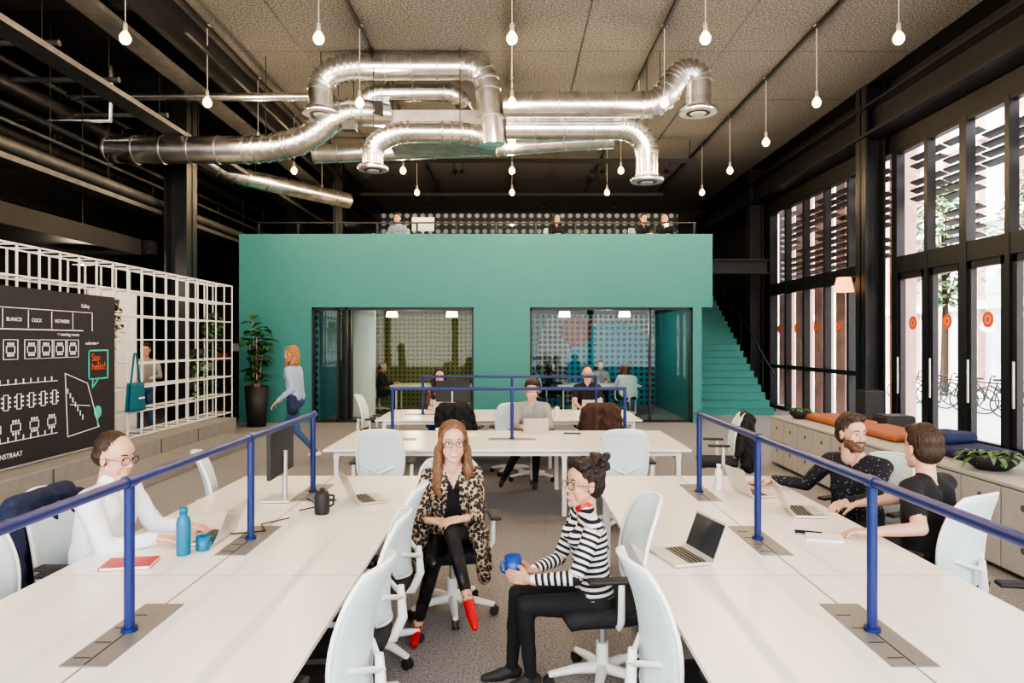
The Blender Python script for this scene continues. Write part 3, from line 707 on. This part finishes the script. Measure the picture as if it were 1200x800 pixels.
# ------------------------------------------------------------ ducts
def duct(name,pts,r,flange=True,el=.3):
    P=[V(p) for p in pts]; path=[P[0]]
    for i in range(1,len(P)-1):
        a=(P[i-1]-P[i]); c=(P[i+1]-P[i]); ra=min(el,a.length*.48,c.length*.48)
        p0=P[i]+a.normalized()*ra; p1=P[i]+c.normalized()*ra
        for k in range(5):
            t=k/4; path.append(p0*(1-t)**2+P[i]*2*t*(1-t)+p1*t*t)
    path.append(P[-1]); b=MB(); b.tube(path,r,M_duct,24)
    def ring(p,d,w=.02,rr=1.05,m=M_ductj): b.tube([p-d*w,p-d*w*.99,p+d*w*.99,p+d*w],[r,r*rr,r*rr,r],m,24,sm=False)
    for i in range(len(path)-1):
        d=path[i+1]-path[i]; l=d.length; dn=d.normalized(); k=max(1,int(l/.42))
        for j in range(k): ring(path[i]+d*(j/k),dn,.012 if j else .022)
    if flange:
        d=(P[0]-P[1]).normalized(); p=P[0]
        b.tube([p,p+d*.02,p+d*.06,p+d*.09],[r,r*1.45,r*1.5,r*1.45],M_duct,24)
        b.tube([p+d*.091,p+d*.093],[r*1.40,r*1.38],M_ductg,24)
        b.tube([p+d*.094,p+d*.096],[r*.9,r*.88],M_pipe,24); b.tube([p+d*.097,p+d*.12],[r*.6,r*.5],M_ductg,24)
    for i in range(1,len(P)-1,2):
        p=P[i]
        if p.z<6.6: b.cyl(p+V((0,0,r)),V((p.x,p.y,ZC-.01)),.008,M_pipe,n=6)
    b.obj(name)
duct('air_duct',[(-3.36,12,5.98),(-3.36,12,6.55),(-2.9,12,6.72),(-.45,12,6.72),(-.35,12,5.35)],.22,el=.4)
duct('air_duct',[(-3.6,12.5,5.8),(-2.9,12.5,6.05),(-2.6,12.5,6.45),(-1.0,12.5,6.45),(-.8,12.9,6.2)],.15,False)
duct('air_duct',[(-7.2,12.2,5.32),(-4.4,12.2,5.32),(-3.65,12.2,5.5),(-3.1,12.2,6.02),(-2.3,12.6,6.1)],.24,False,.35)
duct('air_duct',[(-2.4,11.8,4.95),(-2.4,11.8,5.3),(-2.0,11.8,5.52),(-.9,11.8,5.52),(-.3,12.2,5.5)],.18,True,.3)
duct('air_duct',[(3.27,12,6.0),(3.27,12,6.62),(2.95,12,6.62),(2.6,12,6.05),(-.15,12,6.05)],.23,True,.35)
duct('air_duct',[(2.42,12.25,4.85),(2.42,12.25,5.45),(2.15,12.25,5.72),(-.1,12.25,5.72)],.2,True,.3)
duct('air_duct',[(-3.9,13.5,5.6),(-.3,13.5,5.75),(2,13.5,5.9)],.18,False)
duct('air_duct',[(-9.6,14.5,6.2),(-7.4,14.5,6.2),(-6.2,15.2,5.6),(-4.2,17.5,5.5)],.2,False)
b=MB(); b.box((-1.3,12.95,5.85),(2.0,.8,.62),M_galv,.01); b.box((-1.3,12.54,5.85),(1.6,.02,.5),M_galv,.005)
for x in(-2.2,-.4): b.cyl((x,12.6,6.1),(x,12.6,6.99),.01,M_pipe,n=6)
b.box((-2.5,12.4,6.1),(.35,.3,.25),M_pipe,.01); b.box((-2.9,12.2,5.75),(.25,.2,.18),M_pipel,.01)
b.obj('ventilation_unit')
# ------------------------------------------------------------ pendants
M_bulb=mat('glowing_bulb',(1,.75,.45),.3,emit=(1,.50,.17),es=6.5); M_cord=mat('pale_cord',(.50,.46,.42),.6)
pb=MB(); pb.cyl((0,0,.1),(0,0,1.22),.007,M_cord,n=6); pb.lathe((0,0,0),[(.0,.16),(.024,.16),(.028,.07),(.024,.05),(0,.05)],M_cord,12); pb.lathe((0,0,0),[(0,-.105),(.04,-.095),(.066,-.06),(.07,-.02),(.052,.02),(.026,.055),(0,.055)],M_bulb,20); pb.lathe((0,0,1.19),[(.05,0),(.05,.025),(0,.025)],M_cord,12)
pm=pb.mesh('pendant_lamp')
for yy in (1.95,4.2,6.4,8.65,10.98,13.17,15.35,17.6):  # nearest rows hang unseen above the frame, added for even lighting
    for xx in (-4.9,-2.45,0,2.45,4.9):
        o=place(pm,'pendant_lamp',(xx,yy,5.77)); light('POINT','bulb_light',(0,0,-.16),60 if yy>8 else 38,(1,.74,.46),.07,parent=o)
# ------------------------------------------------------------ desks
def bench(name,x0,x1,y0,y1,posts,along='Y',r0=None,r1=None,ny=4):
    b=MB(); b.box(((x0+x1)/2,(y0+y1)/2,.7275),(x1-x0,y1-y0,.025),M_white,.004)
    b.bb(x0+.1,x1-.1,y0+.08,y1-.08,.66,.70,M_whitem)
    if along=='Y':
        xc=(x0+x1)/2; 
        for y in np.linspace(y0+.15,y1-.12,ny):
            for s in(-1,1):
                b.box((xc+s*(x1-x0)*.42,y,.35),(.06,.05,.7),M_whitem,.005)
            b.bb(x0+.1,x1-.1,y-.03,y+.03,.62,.68,M_whitem)
        b.bb(xc-.004,xc+.004,y0,y1,.7395,.7408,M_flap)
        for y in np.arange(y1-1.26,y0,-1.26): b.bb(x0,x1,y-.0015,y+.0015,.7395,.7406,M_flap)
        for p in posts:
            b.bb(xc-.085,xc+.085,p-.30,p+.28,.7405,.745,M_flap)
            b.bb(xc-.003,xc+.003,p-.29,p-.03,.745,.7462,M_rubber)
            for k in range(4): b.bb(xc-.07,xc-.01,p-.24+k*.13,p-.235+k*.13,.745,.7465,M_rubber)
            b.cyl((xc,p,.745),(xc,p,1.34),.02,M_blue); b.cyl((xc,p,.745),(xc,p,.76),.032,M_blue)
        b.tube([(xc,r0,1.34),(xc,r1,1.34)],.021,M_blue,12)
        for p in posts: b.cyl((xc,p-.03,1.34),(xc,p+.03,1.34),.026,M_blue)
    else:
        yc=(y0+y1)/2
        for x in np.linspace(x0+.12,x1-.12,ny):
            for s in(-1,1): b.box((x,yc+s*(y1-y0)*.42,.35),(.05,.06,.7),M_whitem,.005)
            b.bb(x-.03,x+.03,y0+.1,y1-.1,.62,.68,M_whitem)
        for p in posts:
            b.bb(p-.28,p+.28,yc-.085,yc+.085,.7405,.745,M_flap); b.cyl((p,yc,.745),(p,yc,1.34),.02,M_blue); b.cyl((p,yc,.745),(p,yc,.76),.032,M_blue)
        b.tube([(r0,yc,1.34),(r1,yc,1.34)],.021,M_blue,12)
    b.obj(name)
bench('bench_desk',-2.3,-.76,.85,5.9,(1.47,2.73,4.0,5.25),'Y',.8,5.27,5)
bench('bench_desk',.68,2.2,.85,5.9,(1.47,2.73,4.0,5.25),'Y',.8,5.27,5)
bench('bench_desk',-2.03,1.93,7.32,8.9,(-1.42,0,1.34),'X',-1.44,1.36,4)
bench('bench_desk',-2.03,1.93,10.1,11.65,(-1.42,0,1.34),'X',-1.44,1.36,4)
# ------------------------------------------------------------ task chair
def chair_mesh():
    b=MB()
    for i in range(5):
        a=2*math.pi*i/5+.3; c,s=math.cos(a),math.sin(a)
        b.tube([(0,0,.10),(c*.15,s*.15,.095),(c*.30,s*.30,.07)],[.034,.026,.018],M_chairf,10)
        for q in(-.014,.014): b.cyl((c*.30-s*q-s*.008,s*.30+c*q+c*.008,.031),(c*.30-s*q+s*.008,s*.30+c*q-c*.008,.031),.031,M_rubber,n=14)
    b.cyl((0,0,.08),(0,0,.24),.035,M_chairf); b.cyl((0,0,.22),(0,0,.40),.022,M_alu)
    b.box((0,-.02,.405),(.20,.26,.05),M_rubber,.015)
    def seat(u,v):
        x=(u*2-1); y=(v*2-1); e=(1-.10*y*y*abs(x)**3)
        return (x*.245*e*(1-.08*max(0,-y)),y*.235*(1-.08*x*x)+.01,.465-.02*(x*x*x*x)-.025*max(0,y)**3-.012*(1-x*x)*(1-y*y))
    b.surf(seat,12,12,M_dark,.07)
    b.tube([(0,-.10,.395),(0,-.24,.40),(0,-.285,.50),(0,-.275,.66)],[.03,.03,.026,.018],M_chairf,10)
    def bk(u,v):
        x=u*2-1; t=abs(2*v-1); cf=1-.22*max(0,(t-.7)/.3)**2
        w=(.205+.03*math.sin(math.pi*min(1,v*1.1)))*cf
        zz=.50+.54*v-.02*x*x*(1 if v>.5 else -1)*max(0,(t-.6)/.4)
        return (x*w,-.225-.10*v**1.6+.03*math.sin(math.pi*v)+.055*x*x,zz)
    b.surf(bk,12,16,M_chair,.012)
    edge=[bk(0,j/12) for j in range(13)]+[bk(i/8,1) for i in range(1,9)]+[bk(1,1-j/12) for j in range(1,13)]+[bk(1-i/8,0) for i in range(1,8)]
    b.tube(edge,.011,M_chairf,8,closed=True)
    b.tube([bk(.2,.28),(0,-.29,.60),bk(.8,.28)],.014,M_chairf,8)
    for s in(-1,1):
        b.tube([(s*.10,-.03,.41),(s*.26,-.03,.42),(s*.29,-.03,.47),(s*.295,-.03,.66)],[.018,.018,.02,.017],M_chairf,10)
        b.box((s*.29,.02,.675),(.075,.25,.025),M_rubber,.011)
    return b.mesh('task_chair')
CH=chair_mesh()
def chair(x,y,face): return place(CH,'task_chair',(x,y,0),face-90)
def dirv(a,l=1): a=math.radians(a); return V((math.cos(a)*l,math.sin(a)*l,0))
for c in ((-.80,2.75,172),(.76,2.80,8),(-.84,3.45,185),(-.84,4.15,178),(-1.32,6.98,93),(1.13,6.98,87),(.0,9.85,92),(1.25,9.8,88),(-.75,9.8,80),
          (-2.36,3.30,5),(-2.2,5.45,20),(2.55,3.15,170),(2.5,8.3,170),(-2.2,11.0,0)): chair(*c)
def coat(x,y,face,m,name='draped_jacket',w=1.):
    f=dirv(face); r=V((f.y,-f.x,0)); c=V((x,y,0)); P=[]
    def p(a,b_,z): return c+f*a+r*b_*w+V((0,0,z))
    P+=[('c',p(-.33,-.17,1.0),p(-.33,.17,1.0),.055,.055,'blk')]
    for s in(-1,1): P+=[('c',p(-.34,s*.17,.97),p(-.31,s*.21,.45),.065,.075,'blk'),('c',p(-.37,s*.06,.97),p(-.35,s*.09,.40),.06,.08,'blk'),('c',p(-.3,s*.23,.95),p(-.2,s*.29,.58),.05,.045,'blk')]
    place(organic(name,P,.013,4,{'blk':m},sculpt=folds(c+V((0,0,.6)),.012)),name)
coat(2.5,8.3,170,C_black); coat(-.75,9.8,80,C_black); coat(-2.40,3.96,0,C_navy,w=1.25); coat(1.25,9.8,88,mat('brown_coat',(.07,.035,.025),.8))
# ------------------------------------------------------------ people
D=math.radians
chair(-2.46,3.98,0)
person('seated_man',(-2.42,4.0),-3,.57,lean=8,hdir=(1,-.22,-.16),hoff=(.0,0,-.01),hs=1.18,
  wr={'R':(-2.01,3.86,.79),'L':(-1.98,4.14,.79)},an={'R':(-2.0,3.9,.10),'L':(-2.0,4.14,.10)},top=C_white,bot=C_navy,hair='thin',hm=H_brown,glasses=True,loose=1.16,
  hands={'R':((1,.1,-.1),(0,0,-1),.5),'L':((1,-.1,-.1),(0,0,-1),.5)},collar=C_white)
chair(-.42,4.80,-80)
w1=(-.42,4.74)
drape=[]
for s,x in((-1,-.60),(1,-.25)):
    drape+=[('c',(x-s*.01,4.62,.95),(x+s*.02,4.60,.62),.045,.06,'top'),('c',(x+s*.02,4.60,.62),(x+s*.06,4.62,.30),.055,.045,'top'),('c',(x+s*.03,4.70,.62),(x+s*.07,4.78,.32),.055,.045,'top'),('c',(x+s*.02,4.55,.60),(x+s*.05,4.53,.40),.035,.03,'top')]
person('seated_woman',w1,-80,.55,lean=8,hdir=(.20,-1,.02),hs=1.16,fem=True,
  wr={'R':(-.52,4.42,.74),'L':(-.32,4.39,.76)},an={'R':(-.60,4.36,.10),'L':(-.27,4.12,.36)},
  toe={'R':(.05,-1,-.1),'L':(.25,-.8,-.45)},knp={'R':(.25,-.5,.9),'L':(-.35,-.3,1)},
  top=C_leo,bot=C_leather,shoe=C_red,hair='long',hm=H_blond,glasses=True,smile=True,loose=1.06,
  hands={'R':((.85,-.30,.0),(0,.3,-1),.6),'L':((-.80,-.30,-.05),(0,.3,-1),.6)},extra=drape,barefoot_sk=True,openfront=C_black,vneck=.13)
chair(.50,3.78,186)
person('seated_woman_striped',(.45,3.76),190,.50,lean=6,hdir=(-1,-.45,.04),hoff=(.02,0,-.02),hs=1.14,fem=True,sc=.96,
  wr={'R':(.10,3.69,.66),'L':(.09,3.55,.66)},an={'R':(.0,3.80,.10),'L':(.10,3.66,.12)},toe={'R':(-1,-.25,0),'L':(-1,-.5,0)},
  knp={'R':(-.6,-.1,.9),'L':(-.8,-.3,.7)},top=C_stripe,bot=C_black,shoe=M_rubber,skin=M_skin2,hair='bun',hm=H_dark,glasses=True,smile=True,
  hands={'R':((-1,-.15,.15),(-.1,-1,0),.75),'L':((-1,.15,.15),(-.1,1,0),.75)},collar=C_red)
chair(2.66,5.12,205)
person('seated_man_bearded',(2.58,5.10),222,.55,lean=3,hdir=(.22,-1,.0),hoff=(-.02,-.02,0),hs=1.16,
  wr={'R':(2.08,5.46,.80),'L':(2.31,4.72,.79)},an={'R':(2.2,5.0,.10),'L':(2.3,4.8,.10)},top=C_polka,bot=C_black,hair='short',hm=H_brown,beard=True,loose=1.1,
  hands={'R':((-.9,.2,-.05),(0,0,-1),.4),'L':((-.8,-.5,-.05),(0,0,-1),.5)},vneck=.07)
chair(2.54,4.12,118)
person('seated_man_dark_shirt',(2.56,4.18),120,.57,lean=2,hdir=(-.20,1,-.02),hs=1.16,
  wr={'L':(2.10,3.98,.79),'R':(2.34,4.62,.80)},an={'R':(2.3,4.6,.10),'L':(2.1,4.4,.10)},top=C_black,bot=C_navy,hair='short',hm=H_brown,sleeve=.6,loose=1.12,
  hands={'L':((-.8,.4,-.05),(0,0,-1),.5)},elp={'L':(-.2,-.6,-.5),'R':(.5,0,-1)})
chair(.27,9.35,-90)
person('seated_man_grey_sweater',(.27,9.3),-92,.58,lean=10,hdir=(-.05,-1,-.25),hs=1.2,wr={'R':(.13,8.86,.79),'L':(.42,8.86,.79)},an={'R':(-.15,8.55,.1),'L':(.3,8.8,.1)},
  top=C_grey,bot=C_black,hair='short',hm=H_brown,vox=.014,hv=.006,loose=1.15)
chair(-1.27,12.1,-90)
person('seated_woman_floral',(-1.27,12.05),-88,.62,lean=6,hdir=(.1,-1,-.05),hs=1.2,fem=True,wr={'R':(-1.4,11.6,.79),'L':(-1.1,11.6,.79)},an={'R':(-1.4,11.5,.1),'L':(-1.1,11.5,.1)},top=C_floral,bot=C_jeans,hair='bob',hm=H_dark,vox=.016,hv=.007,smile=True)
chair(1.32,12.1,-90)
person('seated_man_black_shirt',(1.32,12.0),-92,.66,lean=6,hdir=(-.1,-1,-.1),hs=1.2,wr={'R':(1.15,11.6,.79),'L':(1.45,11.6,.79)},an={'R':(1.2,11.5,.1),'L':(1.4,11.5,.1)},top=C_black,bot=C_black,hair='thin',hm=H_brown,glasses=True,sleeve=.6,vox=.016,hv=.007)
person('walking_woman',(-3.42,10.8),172,.98,lean=5,hdir=(-1,.1,-.05),hs=1.05,fem=True,sc=1.07,wr={'R':(-3.62,10.95,1.02),'L':(-3.62,10.55,.98)},
  an={'R':(-3.72,10.85,.11),'L':(-3.08,10.72,.17)},knp={'R':(-1,0,.1),'L':(-1,0,-.2)},top=C_lblue,bot=C_jeans,shoe=C_white,hair='bob',hm=H_ginger,vox=.014,hv=.006,loose=1.15,elp={'R':(1,0,-.5),'L':(1,0,-.5)},
  extra=[('c',(-3.4,10.55,1.0),(-3.38,10.52,.85),.08,.09,'bag')])
person('standing_man',(-6.85,12.75),-60,1.05,lean=2,hdir=(.4,-1,-.2),sc=1.03,wr={'R':(-6.8,12.4,1.25),'L':(-6.55,12.5,1.25)},an={'R':(-6.95,12.65,.1),'L':(-6.75,12.8,.1)},knp={'R':(0,-1,0),'L':(0,-1,0)},top=C_grey,bot=C_jeans,hair='short',vox=.016,hv=.007)
def simple(name,x,y,z,ang,top,hair,hm,fem=False):
    a=dirv(ang,.42); r=V((a.y,-a.x,0)).normalized()*.15; c=V((x,y,z))
    chair(x,y,ang).location.z=z
    root,_=person(name,(x,y),ang,.56,lean=8,fem=fem,wr={'R':V((x,y,.78))+a+r,'L':V((x,y,.78))+a-r},an={'R':V((x,y,.1))+a+r,'L':V((x,y,.1))+a-r},top=top,bot=C_black,hair=hair,hm=hm,vox=.02,hv=.009,hs=1.12)
    root.location.z=z
simple('seated_man_upstairs',-2.9,17.45,3.8,-100,C_lblue,'short',H_brown)
simple('seated_woman_upstairs',1.1,17.5,3.8,-70,C_black,'bob',H_dark,True)
simple('seated_man_upstairs',3.3,17.5,3.8,-60,C_black,'short',H_dark)
simple('seated_man_upstairs',3.95,17.6,3.8,-110,C_black,'thin',H_brown)
simple('seated_man_meeting',-3.6,18.5,0,0,C_black,'short',H_brown)
simple('seated_woman_meeting',.95,18.5,0,0,C_navy,'bob',H_dark,True)
simple('seated_woman_meeting',2.9,17.4,0,100,C_white,'bob',H_blond,True)
simple('seated_man_meeting',2.5,19.4,0,-90,C_grey,'short',H_dark)
b=MB(); b.box((0,0,.27),(.55,.03,.34),M_whitem,.005); b.cyl((0,0,0),(0,0,.2),.02,M_alu); b.box((0,0,.01),(.22,.16,.015),M_alu,.004); b.obj('desktop_monitor',(-2.2,16.9,4.531))
MB().bb(-4,4.2,16.7,17.0,4.5,4.53,M_white).bb(-3.9,-3.85,16.8,16.9,3.81,4.5,M_whitem).bb(4.1,4.15,16.8,16.9,3.81,4.5,M_whitem).obj('mezzanine_desk')
# ------------------------------------------------------------ tabletop objects
TZ=.7405
def laptop_mesh(glow=False):
    b=MB(); b.box((0,0,.009),(.31,.215,.014),M_silver,.005); b.box((0,.03,.0165),(.265,.10,.002),M_rubber,.0005); b.box((0,-.065,.0165),(.10,.062,.001),M_alu)
    for i in range(4): b.box((0,-.008+i*.024,.0178),(.26,.002,.0006),M_silver)
    R=Matrix.Translation((0,.108,.014))@Matrix.Rotation(D(-22),4,'X')
    b.box((0,.004,.105),(.31,.006,.21),M_silver,.003,M=R); b.box((0,0,.107),(.29,.001,.18),M_scrg if glow else M_screen,M=R)
    return b.mesh('laptop')
LP=laptop_mesh(); LG=laptop_mesh(True)
for x,y,rz,me in ((-1.80,4.02,-90,LG),(-1.05,5.0,118,LP),(.90,3.66,-76,LP),(1.86,5.2,100,LP),(1.98,4.62,82,LP),(.30,8.62,180,LP),(-1.15,11.35,180,LP),(1.3,11.35,180,LP)):
    place(me,'laptop',(x,y,TZ),rz)
def mon(x,y,rz):
    b=MB(); b.box((0,0,.01),(.26,.20,.015),M_alu,.004); b.cyl((0,.03,.01),(0,.03,.36),.018,M_alu); b.box((0,0,.36),(.56,.03,.34),M_rubber,.006); b.box((0,-.016,.36),(.53,.002,.31),M_screen)
    b.obj('desktop_monitor',(x,y,TZ),rz)
mon(-1.70,5.02,-88); mon(-.95,10.95,170)
def bottle(x,y,m,h=.24,r=.034,cap=M_steel):
    b=MB(); b.lathe((0,0,0),[(0,0),(r*.95,0),(r,.01),(r,h*.68),(r*.85,h*.78),(r*.5,h*.84),(r*.48,h*.9),(0,h*.9)],m,20); b.lathe((0,0,h*.88),[(0,0),(r*.58,0),(r*.58,h*.12),(0,h*.12)],cap,16); b.obj('water_bottle',(x,y,TZ))
M_cyan=mat('cyan_bottle',(.01,.17,.30),.35)
bottle(-1.79,3.72,M_cyan,.255,.037,M_cyan); bottle(1.62,5.35,M_whitem,.2,.03,M_whitem)
def mug(name,x,y,z,m,r=.04,h=.095,rz=0):
    b=MB(); b.lathe((0,0,0),[(0,0),(r*.9,0),(r,.008),(r,h),(r*.92,h),(r*.88,.01),(0,.01)],m,24)
    b.tube([(r*.95,0,h*.8),(r+.022,0,h*.78),(r+.03,0,h*.5),(r+.02,0,h*.25),(r*.95,0,h*.2)],.006,m,8); b.obj(name,(x,y,z),rz)
M_mug=mat('blue_mug',(.012,.065,.28),.3)
mug('coffee_mug',-1.72,3.80,TZ,M_cyan,.038,.08,60); mug('blue_mug',.005,3.62,.665,M_mug,.046,.10,-150)
b=MB(); b.lathe((0,0,0),[(0,0),(.045,0),(.05,.02),(.05,.12),(.04,.15),(0,.15)],M_rubber,20); b.tube([(.048,0,.12),(.085,0,.11),(.08,0,.05),(.05,0,.04)],.008,M_rubber,8); b.lathe((0,0,.15),[(.012,0),(.02,.02),(0,.025)],M_rubber,12); b.obj('coffee_thermos',(-1.28,4.6,TZ),40)
def book(name,x,y,rz,m,s=(.21,.15,.016),z=TZ):
    b=MB(); b.box((0,0,s[2]/2),(s[0]-.006,s[1]-.006,s[2]-.004),M_whitem); b.box((0,0,s[2]-.001),(s[0],s[1],.002),m); b.box((0,0,.001),(s[0],s[1],.002),m); b.box((-s[0]/2,0,s[2]/2),(.003,s[1],s[2]),m); b.obj(name,(x,y,z),rz)
book('red_notebook',-1.98,3.54,10,C_red,(.24,.17,.018)); book('smartphone',1.79,4.12,-20,M_screen,(.15,.075,.009)); book('notebook',1.84,4.02,-20,M_whitem,(.2,.14,.01)); book('smartphone',-1.35,4.95,30,M_screen,(.14,.07,.008)); book('magazine',2.02,5.55,20,M_orangeb,(.2,.14,.01))
book('notebook',-.55,8.5,10,M_whitem); book('magazine',.75,8.5,-10,M_navy); book('notebook',-.4,10.4,0,M_whitem)
bottle(-.6,8.3,M_rubber,.2); bottle(.7,10.6,M_whitem,.18); mug('coffee_mug',-.9,8.4,TZ,M_whitem); mug('coffee_mug',1.0,10.5,TZ,M_whitem)
b=MB(); b.tube([(-1.45,4.45,TZ+.010),(-1.58,4.3,TZ+.010),(-1.50,4.15,TZ+.010),(-1.68,4.1,TZ+.004),(-1.75,4.2,TZ+.004)],.004,M_rubber,6); b.tube([(-1.5,5.0,TZ+.010),(-1.35,4.8,TZ+.004),(-1.45,4.65,TZ+.010)],.004,M_rubber,6); b.obj('charging_cable')
# ------------------------------------------------------------ drawer cabinet with cushions (right)
b=MB(); b.bb(4.04,4.94,2.6,10.6,.03,.72,M_cabd); b.bb(4.02,4.96,2.58,10.62,.72,.75,M_cab,.004)
for i,y in enumerate(np.arange(2.62,10.6,.5)):
    for z in (.05,.385):
        b.bb(4.02,4.045,y+.005,y+.49,z,z+.325,M_cab,.003)
        Mx=Matrix.Translation((4.019,y+.25,z+.2))@Matrix.Rotation(-math.pi/2,4,'Y'); b.lathe((0,0,0),[(0,0),(.028,0)],M_cabd,16,Mx,False)
for j in range(2):
    for z in(.05,.385): b.bb(4.06+j*.44,4.49+j*.44,10.59,10.615,z,z+.325,M_cab,.003)
b.bb(5.0,6.0,4,10.6,.0,.5,M_step,.01)
b.obj('drawer_cabinet')
def cushion(x,y,sx,sy,sz,m,rz=0,z=.75):
    b=MB(); b.box((0,0,sz/2),(sx,sy,sz),m,sz*.48,seg=5); b.obj('seat_cushion',(x,y,z),rz)
for y in (9.6,8.3): cushion(4.6,y,.55,1.1,.09,M_orangeb)
cushion(4.62,7.05,.6,1.0,.09,M_navy); cushion(4.65,5.3,.55,1.1,.09,M_orangeb); cushion(4.6,7.25,.5,.4,.11,M_navy,20,.84)
MB().box((0,0,.19),(.4,.4,.38),M_rubber,.02).box((0,0,.385),(.36,.36,.01),M_steel).obj('black_stool_box',(5.25,9.4,.5))
b=MB(); b.box((0,0,.5),(.35,.35,1.0),M_rubber,.02); b.box((0,0,1.005),(.3,.3,.01),M_steel); b.obj('waste_bin',(6.6,12.6,0))
def bowlplant(x,y,z,r=.22,n=70,spread=.25):
    rr=random.Random(int(y*10)); b=MB(); b.lathe((0,0,0),[(0,0),(r*.5,0),(r*.85,.06),(r,.14),(r*.94,.14),(r*.8,.07),(0,.09)],M_rubber,28); b.lathe((0,0,.115),[(0,0),(r*.92,0)],M_soil,20)
    for i in range(n):
        a=rr.uniform(0,6.28); q=rr.uniform(0,r*.8); p=(q*math.cos(a),q*math.sin(a),.11); leaf(b,p,(math.cos(a),math.sin(a),rr.uniform(.3,1.6)),rr.uniform(.08,spread),.022,M_leaf2 if i%2 else M_leaf,.7)
    b.obj('potted_succulent',(x,y,z))
bowlplant(4.32,6.15,.75,.23,120,.24); bowlplant(4.3,10.2,.75,.16,60,.18)
b=MB(); b.lathe((0,0,0),[(0,0),(.20,0),(.26,.9),(.24,.9),(.22,.82),(0,.82)],M_rubber,28); b.lathe((0,0,.83),[(0,0),(.23,0)],M_soil,20)
rr=random.Random(5)
for k in range(5):
    a=k*1.26; tip=V((.16*math.cos(a),.16*math.sin(a),1.5+.25*(k%3))); b.tube([(.04*math.cos(a),.04*math.sin(a),.83),tip*.6+V((0,0,.5)),tip+V((0,0,.35))],[.016,.012,.006],M_brick,6)
    for i in range(16):
        t=i/15; p=V((.04*math.cos(a),.04*math.sin(a),.95)).lerp(tip+V((0,0,.4)),t); g=rr.uniform(0,6.28); leaf(b,p,(math.cos(g),math.sin(g),rr.uniform(.2,1.1)),rr.uniform(.28,.45),.10,M_leaf,.5)
b.obj('potted_fiddle_leaf_fig',(-5.72,15.3,0))
def hanging(x,y,z):
    rr=random.Random(int(y*7)); b=MB(); b.lathe((0,0,0),[(0,0),(.09,0),(.12,.16),(.11,.16),(0,.12)],M_rubber,18)
    for k in range(16):
        a=rr.uniform(0,6.28); L_=rr.uniform(.3,.9)
        for i in range(10):
            t=i/9; p=(.13*math.cos(a)*min(1,t*3),.13*math.sin(a)*min(1,t*3),.15-L_*t); g=rr.uniform(0,6.28); leaf(b,p,(math.cos(g),math.sin(g),.1),.11,.028,M_leaf if k%2 else M_leaf2,.5)
    b.obj('hanging_plant',(x,y,z))
hanging(-5.85,9.95,2.35); hanging(-5.85,13.3,2.3); hanging(-5.85,12.7,1.6)
for i in range(3):
    bq=MB(); rr=random.Random(i)
    bq.lathe((0,0,0),[(0,0),(.14,0),(.18,.35),(0,.33)],M_rubber,18)
    for k in range(60):
        a=rr.uniform(0,6.28); leaf(bq,(.05*math.cos(a),.05*math.sin(a),.33+rr.uniform(0,.7)),(math.cos(a),math.sin(a),rr.uniform(.2,1)),rr.uniform(.25,.4),.05,M_leaf,.6)
    bq.obj('potted_palm',(-7.1,14.6+i*1.1,0))
b=MB(); M_tote=mat('teal_tote',(.01,.12,.18),.85,bump=.4,bs=12)
b.surf(lambda u,v:(-.02+.035*math.sin(math.pi*u)*(1-v*.7),(u-.5)*(.46-.12*v),-.85+.42*v),8,8,M_tote,.02); b.surf(lambda u,v:(.03+.05*math.sin(math.pi*u)*(1-v*.8),(u-.5)*(.46-.12*v),-.85+.42*v),8,8,M_tote,.01)
b.tube([(.0,-.12,-.44),(0,-.03,0),(0,.03,0),(.0,.12,-.44)],.014,M_tote,6)
b.box((.085,.02,-.66),(.003,.16,.025),M_whitem)
b.obj('tote_bag',(-5.60,10.15,1.72))
b=MB(); b.cyl((0,0,0),(-.55,0,.0),.012,M_steel,n=8); M_shade=mat('lamp_shade',(.8,.45,.25),.6,emit=(1,.42,.14),es=1.3)
b.lathe((-.55,0,-.18),[(.20,-.14),(.14,.16),(.135,.16),(.19,-.14)],M_shade,24); b.cyl((-.55,0,0),(-.55,0,-.1),.02,M_steel,n=8)
b.obj('wall_lamp',(7.45,14.2,3.25))
MB().box((0,0,.15),(.5,.5,.3),M_cab,.01).box((0,0,.305),(.46,.46,.01),M_cabd).obj('storage_box',(5.6,11.9,0))
# ------------------------------------------------------------ world, camera
w=bpy.data.worlds.new('World'); scn.world=w; w.use_nodes=True; nt=w.node_tree; bg=nt.nodes['Background']
tc=nt.nodes.new('ShaderNodeTexCoord'); sp=nt.nodes.new('ShaderNodeSeparateXYZ'); r=nt.nodes.new('ShaderNodeValToRGB')
r.color_ramp.elements[0].position=.0; r.color_ramp.elements[0].color=(1,.96,.92,1); r.color_ramp.elements[1].position=.8; r.color_ramp.elements[1].color=(.84,.90,1,1)
nt.links.new(tc.outputs['Generated'],sp.inputs[0]); nt.links.new(sp.outputs['Z'],r.inputs['Fac']); nt.links.new(r.outputs['Color'],bg.inputs['Color']); bg.inputs['Strength'].default_value=5.5
light('SUN','sun',(-20,-20,30),11.0,(1,.94,.87),.08,(D(50),0,D(-62)))
cam=bpy.data.cameras.new('camera'); cam.lens=24; cam.sensor_width=36; cam.clip_end=300
co=bpy.data.objects.new('camera',cam); COL.objects.link(co); co.location=(0,0,1.9); co.rotation_euler=(math.pi/2,0,0); scn.camera=co
scn.view_settings.view_transform='AgX'
try: scn.view_settings.look='AgX - High Contrast'
except Exception: pass
scn.view_settings.exposure=.42
print('script ok')
